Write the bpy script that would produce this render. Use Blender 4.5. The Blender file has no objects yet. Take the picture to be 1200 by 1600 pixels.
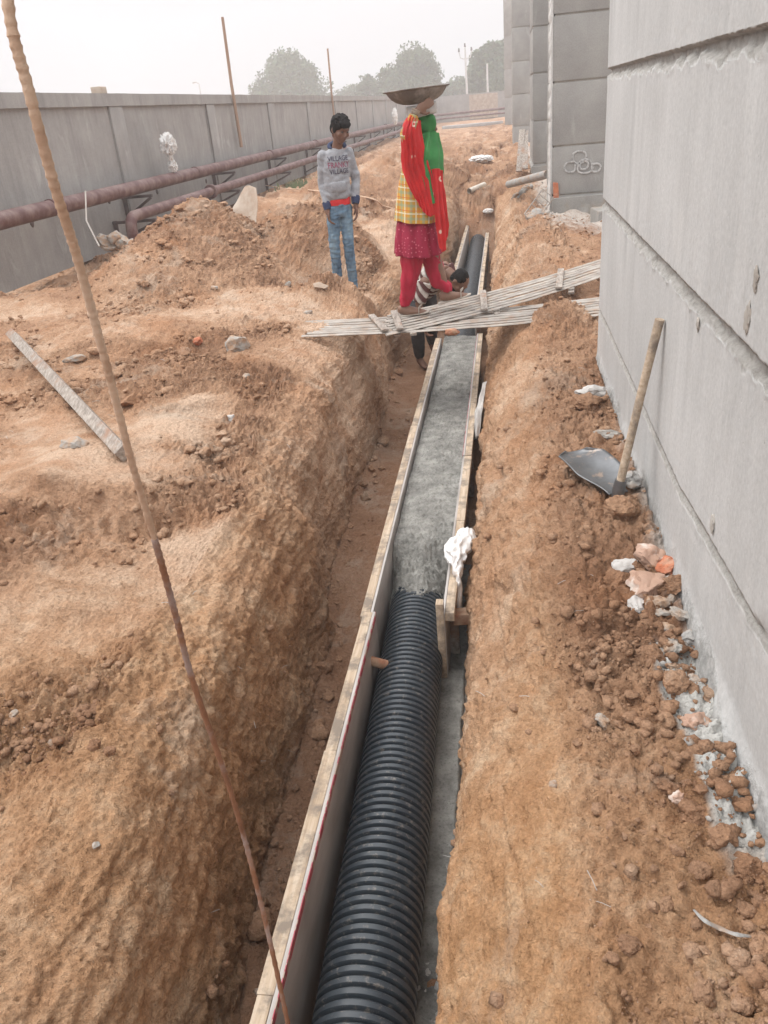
import bpy, bmesh, math, random
import numpy as np
from mathutils import Vector, Matrix, Quaternion, noise as mn
random.seed(7); RNG = np.random.RandomState(7)
SC = bpy.context.scene; COL = SC.collection
R_ = math.radians

# ------------------------------------------------------------------ camera
CAM_F = 1250.0; CAM_H = 1.65
def _unit(a): return a / np.linalg.norm(a)
def _ray(u, v): return np.array([(u-600)/CAM_F, -(v-800)/CAM_F, -1.0])
_dn = CAM_F*CAM_F/(648-188*.0944)
_Y = _unit(_ray(788, 152)); _Z = -_unit(_ray(600+.0944*_dn, 800+_dn)); _Y = _unit(_Y-_Z*(_Y@_Z)); _X = np.cross(_Y, _Z)
CR = np.array([_X, _Y, _Z])
cam = bpy.data.objects.new('camera', bpy.data.cameras.new('camera')); COL.objects.link(cam)
m4 = Matrix([list(CR[i])+[0] for i in range(3)]+[[0, 0, 0, 1]]); m4.translation = (0, 0, CAM_H)
cam.matrix_world = m4; cam.data.sensor_fit = 'HORIZONTAL'; cam.data.sensor_width = 36; cam.data.lens = 36*CAM_F/1200
cam.data.clip_start = .05; cam.data.clip_end = 2000; SC.camera = cam
SC.render.resolution_x = 768; SC.render.resolution_y = 1024

# ------------------------------------------------------------------ world, sun, exposure
SUN_EL, SUN_AZ = R_(60), R_(-75)          # azimuth clockwise from +Y
w = bpy.data.worlds.new('World'); SC.world = w; w.use_nodes = True
nt = w.node_tree; nt.nodes.clear()
sky = nt.nodes.new('ShaderNodeTexSky'); sky.sky_type = 'NISHITA'; sky.sun_disc = False
sky.sun_elevation = SUN_EL; sky.sun_rotation = SUN_AZ; sky.dust_density = 8; sky.air_density = 1.0; sky.ozone_density = 1
hsv = nt.nodes.new('ShaderNodeMixRGB'); hsv.inputs[0].default_value = .90
tcw = nt.nodes.new('ShaderNodeTexCoord'); sxyz = nt.nodes.new('ShaderNodeSeparateXYZ'); mr = nt.nodes.new('ShaderNodeMapRange')
nt.links.new(tcw.outputs['Generated'], sxyz.inputs[0]); nt.links.new(sxyz.outputs[2], mr.inputs[0]); mr.inputs[1].default_value = .08; mr.inputs[2].default_value = .8; mr.interpolation_type = 'SMOOTHSTEP'
ovc = nt.nodes.new('ShaderNodeMixRGB'); ovc.inputs[1].default_value = (4.3, 4.4, 4.6, 1); ovc.inputs[2].default_value = (14.2, 14.3, 14.4, 1)
nt.links.new(mr.outputs[0], ovc.inputs[0]); nt.links.new(ovc.outputs[0], hsv.inputs[2])
bg = nt.nodes.new('ShaderNodeBackground'); bg.inputs[1].default_value = .135
wo = nt.nodes.new('ShaderNodeOutputWorld')
nt.links.new(sky.outputs[0], hsv.inputs[1]); nt.links.new(hsv.outputs[0], bg.inputs[0]); nt.links.new(bg.outputs[0], wo.inputs[0])
sl = bpy.data.lights.new('sun', 'SUN'); sl.energy = .8; sl.angle = R_(25); sl.color = (1, .95, .88)
so = bpy.data.objects.new('sun', sl); COL.objects.link(so)
sd = Vector((math.sin(SUN_AZ)*math.cos(SUN_EL), math.cos(SUN_AZ)*math.cos(SUN_EL), math.sin(SUN_EL)))
so.rotation_euler = (-sd).to_track_quat('-Z', 'Y').to_euler(); so.location = sd*60
SC.view_settings.view_transform = 'Standard'; SC.view_settings.look = 'None'; SC.view_settings.gamma = 1
SC.view_settings.exposure = .55
SC.render.engine = 'CYCLES'; SC.cycles.volume_step_rate = 4; SC.cycles.volume_bounces = 1

# ------------------------------------------------------------------ helpers: camera rays -> world
def at(u, v, y):
    r = CR@_ray(u, v); return Vector((0, 0, CAM_H))+Vector(r*(y/r[1]))
def atz(u, v, z):
    r = CR@_ray(u, v); return Vector((0, 0, CAM_H))+Vector(r*((z-CAM_H)/r[2]))

# ------------------------------------------------------------------ numpy gradient noise
_P = RNG.permutation(256); _P = np.concatenate([_P, _P, _P]).astype(np.int64)
_G = RNG.normal(size=(256, 3)); _G /= np.linalg.norm(_G, axis=1)[:, None]
def pn(p):
    i = np.floor(p).astype(np.int64); f = p-i; i &= 255
    w_ = f*f*f*(f*(f*6-15)+10); out = 0
    for a in (0, 1):
        for b in (0, 1):
            for c in (0, 1):
                h = _P[_P[_P[(i[:, 0]+a) & 255]+((i[:, 1]+b) & 255)]+((i[:, 2]+c) & 255)]
                g = _G[h]; d = g[:, 0]*(f[:, 0]-a)+g[:, 1]*(f[:, 1]-b)+g[:, 2]*(f[:, 2]-c)
                wt = (w_[:, 0] if a else 1-w_[:, 0])*(w_[:, 1] if b else 1-w_[:, 1])*(w_[:, 2] if c else 1-w_[:, 2])
                out = out+d*wt
    return out*1.5
def fbm(p, o=4):
    s = 0; a = 1.
    for k in range(o): s = s+a*pn(p*2**k+k*17.3); a *= .5
    return s
def sst(a, b, x):
    t = np.clip((x-a)/(b-a), 0, 1); return t*t*(3-2*t)

# ------------------------------------------------------------------ objects and tagging
def tag(o, label=None, cat=None, group=None, kind=None):
    if label: o['label'] = label
    if cat: o['category'] = cat
    if group: o['group'] = group
    if kind: o['kind'] = kind
    return o
def empty(name, loc=(0, 0, 0), rz=0):
    o = bpy.data.objects.new(name, None); COL.objects.link(o); o.location = loc; o.rotation_euler.z = rz
    o.empty_display_size = .1; return o
def link(name, me, mat=None, parent=None, smooth=True):
    o = bpy.data.objects.new(name, me); COL.objects.link(o)
    if mat is not None: me.materials.append(mat)
    if smooth: me.polygons.foreach_set('use_smooth', [True]*len(me.polygons))
    if parent is not None: o.parent = parent; 
    return o
def npmesh(name, V, F):
    me = bpy.data.meshes.new(name); V = np.asarray(V, dtype=np.float32); F = np.asarray(F, dtype=np.int32)
    n, k = F.shape
    me.vertices.add(len(V)); me.vertices.foreach_set('co', V.ravel())
    me.loops.add(n*k); me.loops.foreach_set('vertex_index', F.ravel())
    me.polygons.add(n); me.polygons.foreach_set('loop_start', np.arange(0, n*k, k, dtype=np.int32))
    try: me.polygons.foreach_set('loop_total', np.full(n, k, dtype=np.int32))
    except Exception: pass
    me.update(calc_edges=True); me.validate(); return me
def gridfaces(r, c, wrap=False):
    i = np.arange(r-1)[:, None]; cc = c if wrap else c-1; j = np.arange(cc)[None, :]; j2 = (j+1) % c
    return np.stack([i*c+j, i*c+j2, (i+1)*c+j2, (i+1)*c+j], -1).reshape(-1, 4)
def inv(parent, p):      # world -> parent's local (parents here are empties with location and z rotation only)
    M_ = Matrix.Identity(4)
    while parent is not None:
        M_ = Matrix.Translation(parent.location) @ Matrix.Rotation(parent.rotation_euler.z, 4, 'Z') @ M_; parent = parent.parent
    return M_.inverted()@Vector(p)

class MB:
    """collects vertices and faces in world space; build() links ONE mesh object under its parent"""
    def __init__(s): s.v = []; s.f = []
    def add(s, vs, fs):
        n = len(s.v); s.v += [tuple(p) for p in vs]; s.f += [tuple(i+n for i in f) for f in fs]; return s
    def box(s, c, size, rot=None, bev=.0, wob=0):
        bm = bmesh.new(); bmesh.ops.create_cube(bm, size=1)
        for v in bm.verts: v.co = Vector((v.co.x*size[0], v.co.y*size[1], v.co.z*size[2]))
        if bev: bmesh.ops.bevel(bm, geom=bm.edges[:], offset=bev, segments=2, affect='EDGES', profile=.6)
        if wob:
            for v in bm.verts: v.co += mn.noise_vector(v.co*9+Vector(c))*wob
        M_ = Matrix.Translation(c) @ ((rot if isinstance(rot, Matrix) else Matrix.Rotation(rot or 0, 3, 'Z')).to_4x4())
        bm.verts.ensure_lookup_table(); s.add([M_@v.co for v in bm.verts], [[v.index for v in f.verts] for f in bm.faces]); bm.free(); return s
    def beam(s, a, b, w_, h_, bev=.002, roll=0, seg=1, bend=0):
        a = Vector(a); b = Vector(b); d = b-a; q = d.to_track_quat('Y', 'Z').to_matrix()@Matrix.Rotation(roll, 3, 'Y')
        return s.box((a+b)/2, (w_, d.length, h_), q, bev)
    def tube(s, pts, r, n=12, cap=True, ell=None, up=None):
        """r: radius or list; ell: list of (side factor, up factor)"""
        pts = [Vector(p) for p in pts]; N = len(pts); r = r if hasattr(r, '__len__') else [r]*N
        base = len(s.v); prev = None
        for i, p in enumerate(pts):
            t = (pts[min(i+1, N-1)]-pts[max(i-1, 0)]).normalized()
            if prev is None:
                u_ = Vector(up) if up is not None else (Vector((0, 0, 1)) if abs(t.z) < .9 else Vector((1, 0, 0)))
            else: u_ = prev
            if up is not None: u_ = Vector(up)
            sd_ = t.cross(u_); sd_.normalize(); u2 = sd_.cross(t).normalized(); prev = u2
            ex, ey = (ell[i] if ell else (1, 1))
            for k in range(n):
                a = 2*math.pi*k/n; s.v.append(tuple(p+sd_*math.cos(a)*r[i]*ex+u2*math.sin(a)*r[i]*ey))
        for i in range(N-1):
            for k in range(n):
                a = base+i*n+k; b = base+i*n+(k+1) % n; s.f.append((a, b, b+n, a+n))
        if cap:
            s.f.append(tuple(base+k for k in range(n))[::-1]); s.f.append(tuple(base+(N-1)*n+k for k in range(n)))
        return s
    def ball(s, c, r, rot=None, sub=3, fn=None):
        bm = bmesh.new(); bmesh.ops.create_icosphere(bm, subdivisions=sub, radius=1)
        rx = r if hasattr(r, '__len__') else (r, r, r); M_ = (rot.to_3x3() if rot is not None else Matrix.Identity(3))
        vs = []
        for v in bm.verts:
            p = Vector(v.co)
            if fn: p = fn(p)
            vs.append(Vector(c)+M_@Vector((p.x*rx[0], p.y*rx[1], p.z*rx[2])))
        bm.verts.ensure_lookup_table(); s.add(vs, [[v.index for v in f.verts] for f in bm.faces]); bm.free(); return s
    def lathe(s, c, prof, n=40, rot=None):
        base = len(s.v); M_ = rot if rot is not None else Matrix.Identity(3)
        for (r, z) in prof:
            for k in range(n):
                a = 2*math.pi*k/n; s.v.append(tuple(Vector(c)+M_@Vector((r*math.cos(a), r*math.sin(a), z))))
        for i in range(len(prof)-1):
            for k in range(n):
                a = base+i*n+k; b = base+i*n+(k+1) % n; s.f.append((a, b, b+n, a+n))
        return s
    def build(s, name, mat, parent=None, smooth=True, sharp=40):
        me = bpy.data.meshes.new(name)
        vs = s.v if parent is None else [tuple(inv(parent, p)) for p in s.v]
        me.from_pydata(vs, [], s.f); me.update()
        bm = bmesh.new(); bm.from_mesh(me); bmesh.ops.recalc_face_normals(bm, faces=bm.faces); bm.to_mesh(me); bm.free()
        o = link(name, me, mat, parent, smooth)
        if smooth: me.set_sharp_from_angle(angle=R_(sharp))
        return o

def bake(o, mods):
    """apply modifiers given as [(type, {attr: value})]"""
    for t, kw in mods:
        m = o.modifiers.new(t, t)
        for k, v in kw.items(): setattr(m, k, v)
    dg = bpy.context.evaluated_depsgraph_get(); dg.update()
    me = bpy.data.meshes.new_from_object(o.evaluated_get(dg)); old = o.data; mats = list(old.materials)
    o.modifiers.clear(); o.data = me
    if not me.materials:
        for m in mats: me.materials.append(m)
    bpy.data.meshes.remove(old); me.polygons.foreach_set('use_smooth', [True]*len(me.polygons)); return o
def fuse(mb, name, mat, parent, vox=.008, sm=4, disp=0, dsc=12, stretch=(1, 1, 1)):
    o = mb.build(name, mat, parent)
    bake(o, [('REMESH', dict(mode='VOXEL', voxel_size=vox)), ('SMOOTH', dict(factor=.5, iterations=sm))])
    if disp:
        me = o.data; n = len(me.vertices); co = np.empty(n*3, np.float32); me.vertices.foreach_get('co', co); co = co.reshape(-1, 3)
        no = np.empty(n*3, np.float32); me.vertices.foreach_get('normal', no); no = no.reshape(-1, 3)
        q = co*dsc*np.array(stretch); d = (np.abs(pn(q+3.1))-.25)*disp+pn(q*2.1)*disp*.35
        me.vertices.foreach_set('co', (co+no*d[:, None]).ravel().astype(np.float32)); me.update()
    return o
def copy_tree(o, parent=None):
    c = o.copy(); COL.objects.link(c)
    if parent is not None: c.parent = parent
    for ch in list(o.children): copy_tree(ch, c)
    return c

# ------------------------------------------------------------------ materials
def ramp(nt, fac, cols, pos=None, interp='LINEAR'):
    r = nt.nodes.new('ShaderNodeValToRGB'); e = r.color_ramp.elements; r.color_ramp.interpolation = interp
    while len(e) < len(cols): e.new(.5)
    for i, c in enumerate(cols):
        e[i].position = pos[i] if pos else i/(len(cols)-1)
        e[i].color = (*c, 1) if hasattr(c, '__len__') else (c, c, c, 1)
    nt.links.new(fac, r.inputs[0]); return r.outputs[0]
def noi(nt, vec, sc, det=5, rough=.55, dist=0):
    n = nt.nodes.new('ShaderNodeTexNoise'); n.inputs['Scale'].default_value = sc; n.inputs['Detail'].default_value = det
    n.inputs['Roughness'].default_value = rough; n.inputs['Distortion'].default_value = dist; nt.links.new(vec, n.inputs['Vector']); return n.outputs[0]
def vor(nt, vec, sc, feat='F1', rnd=1, out=0):
    n = nt.nodes.new('ShaderNodeTexVoronoi'); n.feature = feat; n.inputs['Scale'].default_value = sc; n.inputs['Randomness'].default_value = rnd
    nt.links.new(vec, n.inputs['Vector']); return n.outputs[out]
def mixc(nt, f, a, b, mode='MIX'):
    m = nt.nodes.new('ShaderNodeMix'); m.data_type = 'RGBA'; m.blend_type = mode
    def s(i, x):
        if isinstance(x, (int, float)): i.default_value = x if i.type == 'VALUE' else (x, x, x, 1)
        elif isinstance(x, tuple): i.default_value = (*x, 1)
        else: nt.links.new(x, i)
    s(m.inputs[0], f); s(m.inputs[6], a); s(m.inputs[7], b); return m.outputs[2]
def mth(nt, op, a, b=None):
    m = nt.nodes.new('ShaderNodeMath'); m.operation = op
    for i, x in enumerate((a, b)):
        if x is None: continue
        if isinstance(x, (int, float)): m.inputs[i].default_value = x
        else: nt.links.new(x, m.inputs[i])
    return m.outputs[0]
def mapv(nt, vec, scale=(1, 1, 1), loc=(0, 0, 0)):
    m = nt.nodes.new('ShaderNodeMapping'); m.inputs['Scale'].default_value = scale; m.inputs['Location'].default_value = loc
    nt.links.new(vec, m.inputs[0]); return m.outputs[0]
def newmat(name):
    m = bpy.data.materials.new(name); m.use_nodes = True; nt = m.node_tree; b = nt.nodes['Principled BSDF']
    tc = nt.nodes.new('ShaderNodeTexCoord'); return m, nt, b, tc.outputs['Object']
def bump(nt, b, h, strength=.3, dist=.01, prev=None):
    n = nt.nodes.new('ShaderNodeBump'); n.inputs['Strength'].default_value = strength; n.inputs['Distance'].default_value = dist
    nt.links.new(h, n.inputs['Height'])
    if prev is not None: nt.links.new(prev, n.inputs['Normal'])
    nt.links.new(n.outputs[0], b.inputs['Normal']); return n.outputs[0]
def simple(name, cols, sc=6, rough=.8, bs=.3, bsc=60, bd=.004, metal=0, stretch=(1, 1, 1), dirt=None, dsc=3, dpos=(.45, .65), sheen=0, spec=.5):
    m, nt, b, co = newmat(name); v = mapv(nt, co, stretch)
    c = ramp(nt, noi(nt, v, sc, 6, .6), cols, [.3+.4*i/(len(cols)-1) for i in range(len(cols))])
    if dirt: c = mixc(nt, ramp(nt, noi(nt, co, dsc, 6, .65), [0, 1], list(dpos)), c, dirt)
    nt.links.new(c, b.inputs['Base Color']); b.inputs['Roughness'].default_value = rough; b.inputs['Metallic'].default_value = metal
    b.inputs['Specular IOR Level'].default_value = spec
    if sheen: b.inputs['Sheen Weight'].default_value = sheen
    if bs: bump(nt, b, noi(nt, v, bsc, 5, .6), bs, bd)
    return m
SOIL_A, SOIL_B, SOIL_C = (.29, .162, .098), (.445, .272, .172), (.59, .42, .305)
def soil_mat():
    m, nt, b, co = newmat('soil')
    at_ = lambda n: (lambda a: (setattr(a, 'attribute_name', n), a.outputs['Fac'])[1])(nt.nodes.new('ShaderNodeAttribute'))
    loose, lime, damp = at_('loose'), at_('lime'), at_('damp')
    big = noi(nt, co, .9, 5, .6, .3); mid = noi(nt, co, 7, 8, .68)
    f = mth(nt, 'ADD', mth(nt, 'MULTIPLY', big, .62), mth(nt, 'MULTIPLY', mid, .38))
    f = mth(nt, 'SUBTRACT', f, mth(nt, 'MULTIPLY', mth(nt, 'SUBTRACT', loose, .4), .15))
    c = ramp(nt, f, [SOIL_A, SOIL_B, SOIL_C], [.36, .5, .62])
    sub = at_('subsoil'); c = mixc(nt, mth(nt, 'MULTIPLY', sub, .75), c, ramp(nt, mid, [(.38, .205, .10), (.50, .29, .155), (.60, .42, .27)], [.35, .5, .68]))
    c = mixc(nt, mth(nt, 'MULTIPLY', ramp(nt, noi(nt, co, 2.3, 4, .6), [0, 1], [.5, .7]), .35), c, (.42, .19, .085))
    fine = noi(nt, co, 90, 6, .7)
    c = mixc(nt, 1., c, ramp(nt, fine, [.72, 1.22], [.3, .7]), 'MULTIPLY')
    sp = ramp(nt, vor(nt, co, 55), [1, 0], [.06, .10]); spn = mth(nt, 'MULTIPLY', sp, ramp(nt, noi(nt, co, 5), [0, 1], [.5, .56]))
    c = mixc(nt, mth(nt, 'MULTIPLY', spn, .6), c, (.62, .5, .4))
    c = mixc(nt, mth(nt, 'MULTIPLY', damp, .6), c, (.24, .13, .080))
    pale = mth(nt, 'MULTIPLY', ramp(nt, noi(nt, co, 1.7, 7, .7, .5), [0, 1], [.55, .66]), .4)
    c = mixc(nt, pale, c, (.52, .44, .36))
    lm = mth(nt, 'MULTIPLY', lime, ramp(nt, mth(nt, 'ADD', mth(nt, 'MULTIPLY', mid, .6), mth(nt, 'MULTIPLY', lime, .5)), [0, 1], [.45, .62]))
    c = mixc(nt, lm, c, ramp(nt, fine, [(.50, .49, .46), (.72, .71, .68)]))
    nt.links.new(c, b.inputs['Base Color']); b.inputs['Roughness'].default_value = .95; b.inputs['Specular IOR Level'].default_value = .15
    h = mth(nt, 'ADD', noi(nt, co, 28, 9, .72), mth(nt, 'MULTIPLY', vor(nt, co, 46), .5))
    n1 = bump(nt, b, h, .9, .022)
    bump(nt, b, mth(nt, 'ADD', noi(nt, co, 160, 5, .7), vor(nt, co, 170)), .55, .006, n1); return m
def conc_mat(name, lo, hi, streak=True, ss=1., pocks=True, tint=None, rough=.85):
    m, nt, b, co = newmat(name)
    c = ramp(nt, noi(nt, co, 1.3, 8, .65, .2), [lo, hi], [.32, .68])
    if streak:
        s = noi(nt, mapv(nt, co, (9, 9, .7)), 1.0, 7, .65); c = mixc(nt, ss, c, ramp(nt, s, [.80, 1.12], [.33, .66]), 'MULTIPLY')
        s2 = ramp(nt, noi(nt, mapv(nt, co, (3.1, 3.1, .5), (4, 2, 1)), 1.2, 5, .6), [1, .78], [.58, .72]); c = mixc(nt, .8, c, s2, 'MULTIPLY')
    c = mixc(nt, .8, c, ramp(nt, noi(nt, co, 60, 5, .7), [.86, 1.08], [.35, .65]), 'MULTIPLY')
    wh = ramp(nt, noi(nt, mapv(nt, co, (2, 2, .8), (7, 1, 3)), 1.6, 7, .6, .6), [0, 1], [.60, .74]); c = mixc(nt, mth(nt, 'MULTIPLY', wh, .35), c, (.66, .65, .63))
    if tint: c = mixc(nt, ramp(nt, noi(nt, co, 2.2, 5), [0, 1], [.52, .7]), c, tint)
    nt.links.new(c, b.inputs['Base Color']); b.inputs['Roughness'].default_value = rough; b.inputs['Specular IOR Level'].default_value = .3
    h = noi(nt, co, 70, 7, .7); n1 = bump(nt, b, h, .35, .004)
    if pocks: bump(nt, b, ramp(nt, vor(nt, co, 26), [0, 1], [.03, .10]), .5, .003, n1)
    return m
M_soil = soil_mat()
M_clod = simple('soil_clod', [SOIL_A, SOIL_B, SOIL_C], 9, .95, .6, 90, .006, dirt=(.45, .3, .19), dsc=5, spec=.15)
M_wallA = conc_mat('smooth_grey_concrete', (.45, .45, .445), (.55, .55, .545), ss=.3)
def wall_extra():
    m = M_wallA; nt = m.node_tree; b = nt.nodes['Principled BSDF']; co = [n for n in nt.nodes if n.type == 'TEX_COORD'][0].outputs['Object']
    old = b.inputs['Base Color'].links[0].from_socket; on = b.inputs['Normal'].links[0].from_socket
    sep = nt.nodes.new('ShaderNodeSeparateXYZ'); nt.links.new(co, sep.inputs[0])
    zz_ = mth(nt, 'ADD', sep.outputs[2], mth(nt, 'MULTIPLY', mth(nt, 'SUBTRACT', noi(nt, co, 5, 7, .7), .5), .45)); low = ramp(nt, zz_, [1, 0], [.07, .13])
    rough = ramp(nt, noi(nt, co, 22, 8, .75), [(.22, .215, .205), (.40, .395, .38), (.60, .59, .575)], [.32, .5, .66])
    c = mixc(nt, mth(nt, 'MULTIPLY', low, .85), old, rough)
    ga = nt.nodes.new('ShaderNodeAttribute'); ga.attribute_name = 'groove'; c = mixc(nt, mth(nt, 'MULTIPLY', ga.outputs['Fac'], .8), c, ramp(nt, noi(nt, co, 30, 7, .75), [(.24, .22, .20), (.42, .40, .37), (.52, .50, .475)], [.3, .5, .7]))
    nt.links.new(c, b.inputs['Base Color']); k = mth(nt, 'MAXIMUM', low, ga.outputs['Fac']); bump(nt, b, mth(nt, 'MULTIPLY', k, noi(nt, co, 60, 8, .8)), .9, .014, on)
wall_extra()
M_colm = conc_mat('column_concrete', (.26, .25, .24), (.37, .36, .34), streak=False)
M_bound = conc_mat('boundary_concrete', (.27, .255, .245), (.36, .345, .33), ss=.45)
M_groove = conc_mat('groove_mortar', (.30, .27, .24), (.50, .47, .43), streak=False)
M_mortar = conc_mat('rough_mortar', (.22, .21, .195), (.36, .345, .325), streak=False, tint=(.30, .23, .17))
M_lime = conc_mat('white_plaster_dust', (.5, .49, .47), (.68, .67, .65), streak=False)
M_hdpe = simple('black_corrugated_plastic', [(.022, .030, .040), (.042, .052, .062)], 5, .36, .12, 120, .002, dirt=(.20, .18, .16), dsc=45, dpos=(.56, .74))
M_wet = None
def wet_mat():
    m, nt, b, co = newmat('wet_concrete')
    c = ramp(nt, noi(nt, co, 9, 8, .7), [(.11, .108, .098), (.23, .225, .207), (.37, .36, .335)], [.32, .5, .7])
    c = mixc(nt, 1., c, ramp(nt, vor(nt, co, 60), [.65, 1.1], [.02, .35]), 'MULTIPLY'); nt.links.new(c, b.inputs['Base Color'])
    b.inputs['Roughness'].default_value = .55; n1 = bump(nt, b, noi(nt, co, 45, 8, .75), .9, .016); bump(nt, b, vor(nt, co, 110), .5, .006, n1); return m
M_wet = wet_mat()
M_ply = simple('grey_shuttering_face', [(.30, .27, .25), (.40, .37, .35), (.50, .47, .45)], 3, .38, .15, 60, .002, stretch=(1, 1, 3), dirt=(.42, .38, .34), dsc=14, dpos=(.60, .72))
M_timber = simple('pale_rough_timber', [(.34, .25, .17), (.50, .39, .285), (.60, .50, .39)], 4, .85, .6, 40, .004, stretch=(14, 1, 14), dirt=(.25, .205, .165), dsc=9, dpos=(.46, .60))
M_timberd = simple('weathered_grey_timber', [(.17, .14, .12), (.31, .265, .23), (.46, .41, .36)], 5, .85, .6, 40, .004, stretch=(10, 2, 10), dirt=(.30, .17, .11), dsc=5, dpos=(.52, .68))
M_redbrown = simple('reddish_timber', [(.26, .09, .05), (.40, .17, .09)], 4, .8, .5, 40, .004, stretch=(10, 1, 10), dirt=(.5, .36, .25), dsc=7)
M_red = simple('red_painted_edge', [(.35, .05, .08), (.45, .12, .14)], 9, .7, .2, dirt=(.4, .3, .25), dsc=18, dpos=(.5, .55))
M_pipe = simple('red_oxide_pipe', [(.085, .032, .030), (.14, .060, .055)], 4, .6, .2, 40, .003, dirt=(.24, .175, .155), dsc=4, dpos=(.45, .75))
M_bracket = simple('dark_steel_bracket', [(.05, .035, .033), (.11, .07, .065)], 9, .7, .2)
M_slat = simple('pale_split_bamboo', [(.24, .205, .18), (.36, .325, .29), (.47, .43, .39)], 6, .75, .3, 50, .002, stretch=(1, 3, 3), dirt=(.34, .25, .19), dsc=8, dpos=(.5, .66))
M_rust = simple('rusty_steel', [(.17, .075, .04), (.30, .14, .075)], 22, .75, .5, 160, .002, dirt=(.32, .23, .2), dsc=9, dpos=(.48, .6))
M_mud = simple('dried_mud_coating', [(.44, .28, .19), (.58, .41, .30), (.66, .50, .38)], 16, .95, .6, 110, .004, spec=.1)
M_white = simple('dirty_white_plastic', [(.58, .56, .54), (.82, .81, .80)], 7, .5, .4, 30, .006, dirt=(.42, .3, .22), dsc=9, dpos=(.58, .68))
M_cloth_g = simple('dusty_grey_cloth', [(.36, .34, .32), (.56, .54, .52)], 12, .85, .5, 70, .004)
M_pvc = simple('cream_plastic_pipe', [(.5, .45, .38), (.62, .57, .5)], 6, .5, .1)
M_board = simple('tan_fibreboard', [(.32, .235, .175), (.44, .34, .265)], 3, .8, .2, dirt=(.48, .41, .34), dsc=4)
M_brick = simple('orange_brick', [(.34, .10, .05), (.50, .18, .09)], 14, .85, .6, 90, .004, dirt=(.5, .33, .24), dsc=8, dpos=(.55, .7))
M_hoe = simple('worn_bare_steel', [(.13, .13, .135), (.24, .25, .26)], 6, .42, .1, 60, .001, metal=.75, dirt=(.42, .33, .27), dsc=16, dpos=(.56, .66))
M_stonew = simple('pale_concrete_chunk', [(.28, .26, .235), (.44, .42, .39)], 18, .9, .9, 90, .008, dirt=(.40, .26, .17), dsc=14, dpos=(.42, .60))
M_stoneg = simple('grey_rubble', [(.26, .25, .24), (.44, .43, .41)], 18, .9, .7, 90, .006, dirt=(.33, .22, .15), dsc=9, dpos=(.48, .66))
M_stonep = simple('pink_stone', [(.36, .22, .155), (.48, .32, .245)], 10, .85, .5, 60, .005, dirt=(.6, .52, .46), dsc=9, dpos=(.55, .66))
M_stoneb = simple('brown_earth_lump', [(.27, .15, .08), (.42, .26, .16)], 10, .95, .7, 70, .008, dirt=(.5, .36, .25), dsc=9, dpos=(.52, .7), spec=.1)
M_leaf = simple('dull_green_foliage', [(.03, .06, .022), (.06, .10, .04), (.10, .14, .06)], 1.2, .8, 0)
M_bark = simple('bark', [(.10, .075, .055), (.17, .13, .10)], 3, .9, .4)
M_pole = simple('bamboo_pole', [(.26, .16, .11), (.40, .27, .19)], 3, .8, .2, stretch=(1, 1, .3))
M_gpole = simple('pale_concrete_pole', [(.42, .42, .42), (.55, .55, .55)], 3, .8, .1)
M_grass = simple('green_grass', [(.09, .13, .06), (.19, .22, .11)], 6, .8, 0)
M_skinm = simple('brown_skin', [(.15, .072, .045), (.20, .10, .065)], 14, .55, .15, 120, .001)
M_skinw = simple('brown_skin_dusty', [(.19, .10, .065), (.25, .14, .095)], 14, .6, .15, 120, .001)
M_hair = simple('black_hair', [(.007, .006, .006), (.016, .014, .014)], 40, .85, .5, 90, .006, stretch=(1, 1, .3), spec=.15)
M_hood = simple('grey_marl_fleece', [(.255, .26, .28), (.33, .335, .36)], 60, .95, .3, 140, .002, sheen=.2)
M_navy = simple('navy_ribbing', [(.02, .03, .075), (.035, .05, .11)], 40, .9, .3, 120, .002)
M_redcl = simple('red_cotton', [(.52, .012, .018), (.66, .03, .03)], 18, .8, .3, 60, .002)
M_salwar = simple('crimson_cotton', [(.36, .006, .03), (.50, .014, .05)], 9, .8, .3, 40, .003, stretch=(1, 1, .4))
M_green = simple('green_cotton', [(.02, .16, .035), (.05, .26, .07)], 9, .8, .3, 40, .003)
M_eye = simple('dark_eye', [(.02, .015, .012), (.03, .02, .02)], 5, .3, 0)
M_letter_d = simple('dark_lettering', [(.045, .04, .075), (.07, .06, .10)], 30, .9, .1)
M_letter_r = simple('maroon_lettering', [(.22, .05, .10), (.32, .10, .15)], 30, .9, .1)
M_sandal = simple('dusty_grey_sandal', [(.36, .31, .26), (.50, .45, .39)], 14, .8, .3)
M_basin = simple('dusty_iron_basin', [(.13, .11, .10), (.21, .185, .17)], 8, .7, .4, 40, .004, metal=.15, dirt=(.36, .33, .30), dsc=6, dpos=(.5, .66))
M_dark = simple('dark_trousers', [(.03, .028, .032), (.06, .055, .06)], 12, .9, .3)
M_chalk = simple('white_chalk', [(.42, .41, .40), (.52, .51, .50)], 40, .95, .3, dirt=(.31, .30, .29), dsc=24, dpos=(.5, .6))
M_wire = simple('pale_wire', [(.4, .36, .32), (.5, .46, .42)], 20, .7, 0)
def denim():
    m, nt, b, co = newmat('faded_blue_denim')
    c = ramp(nt, noi(nt, mapv(nt, co, (3, 3, 1)), 3, 6, .6), [(.05, .095, .16), (.13, .21, .29), (.25, .34, .40)], [.32, .5, .7])
    c = mixc(nt, .6, c, ramp(nt, noi(nt, mapv(nt, co, (2, 2, 14)), 3, 4, .6), [.75, 1.15], [.35, .65]), 'MULTIPLY')
    nt.links.new(c, b.inputs['Base Color']); b.inputs['Roughness'].default_value = .9; bump(nt, b, noi(nt, co, 90, 4), .3, .003); return m
M_denim = denim()
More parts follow.
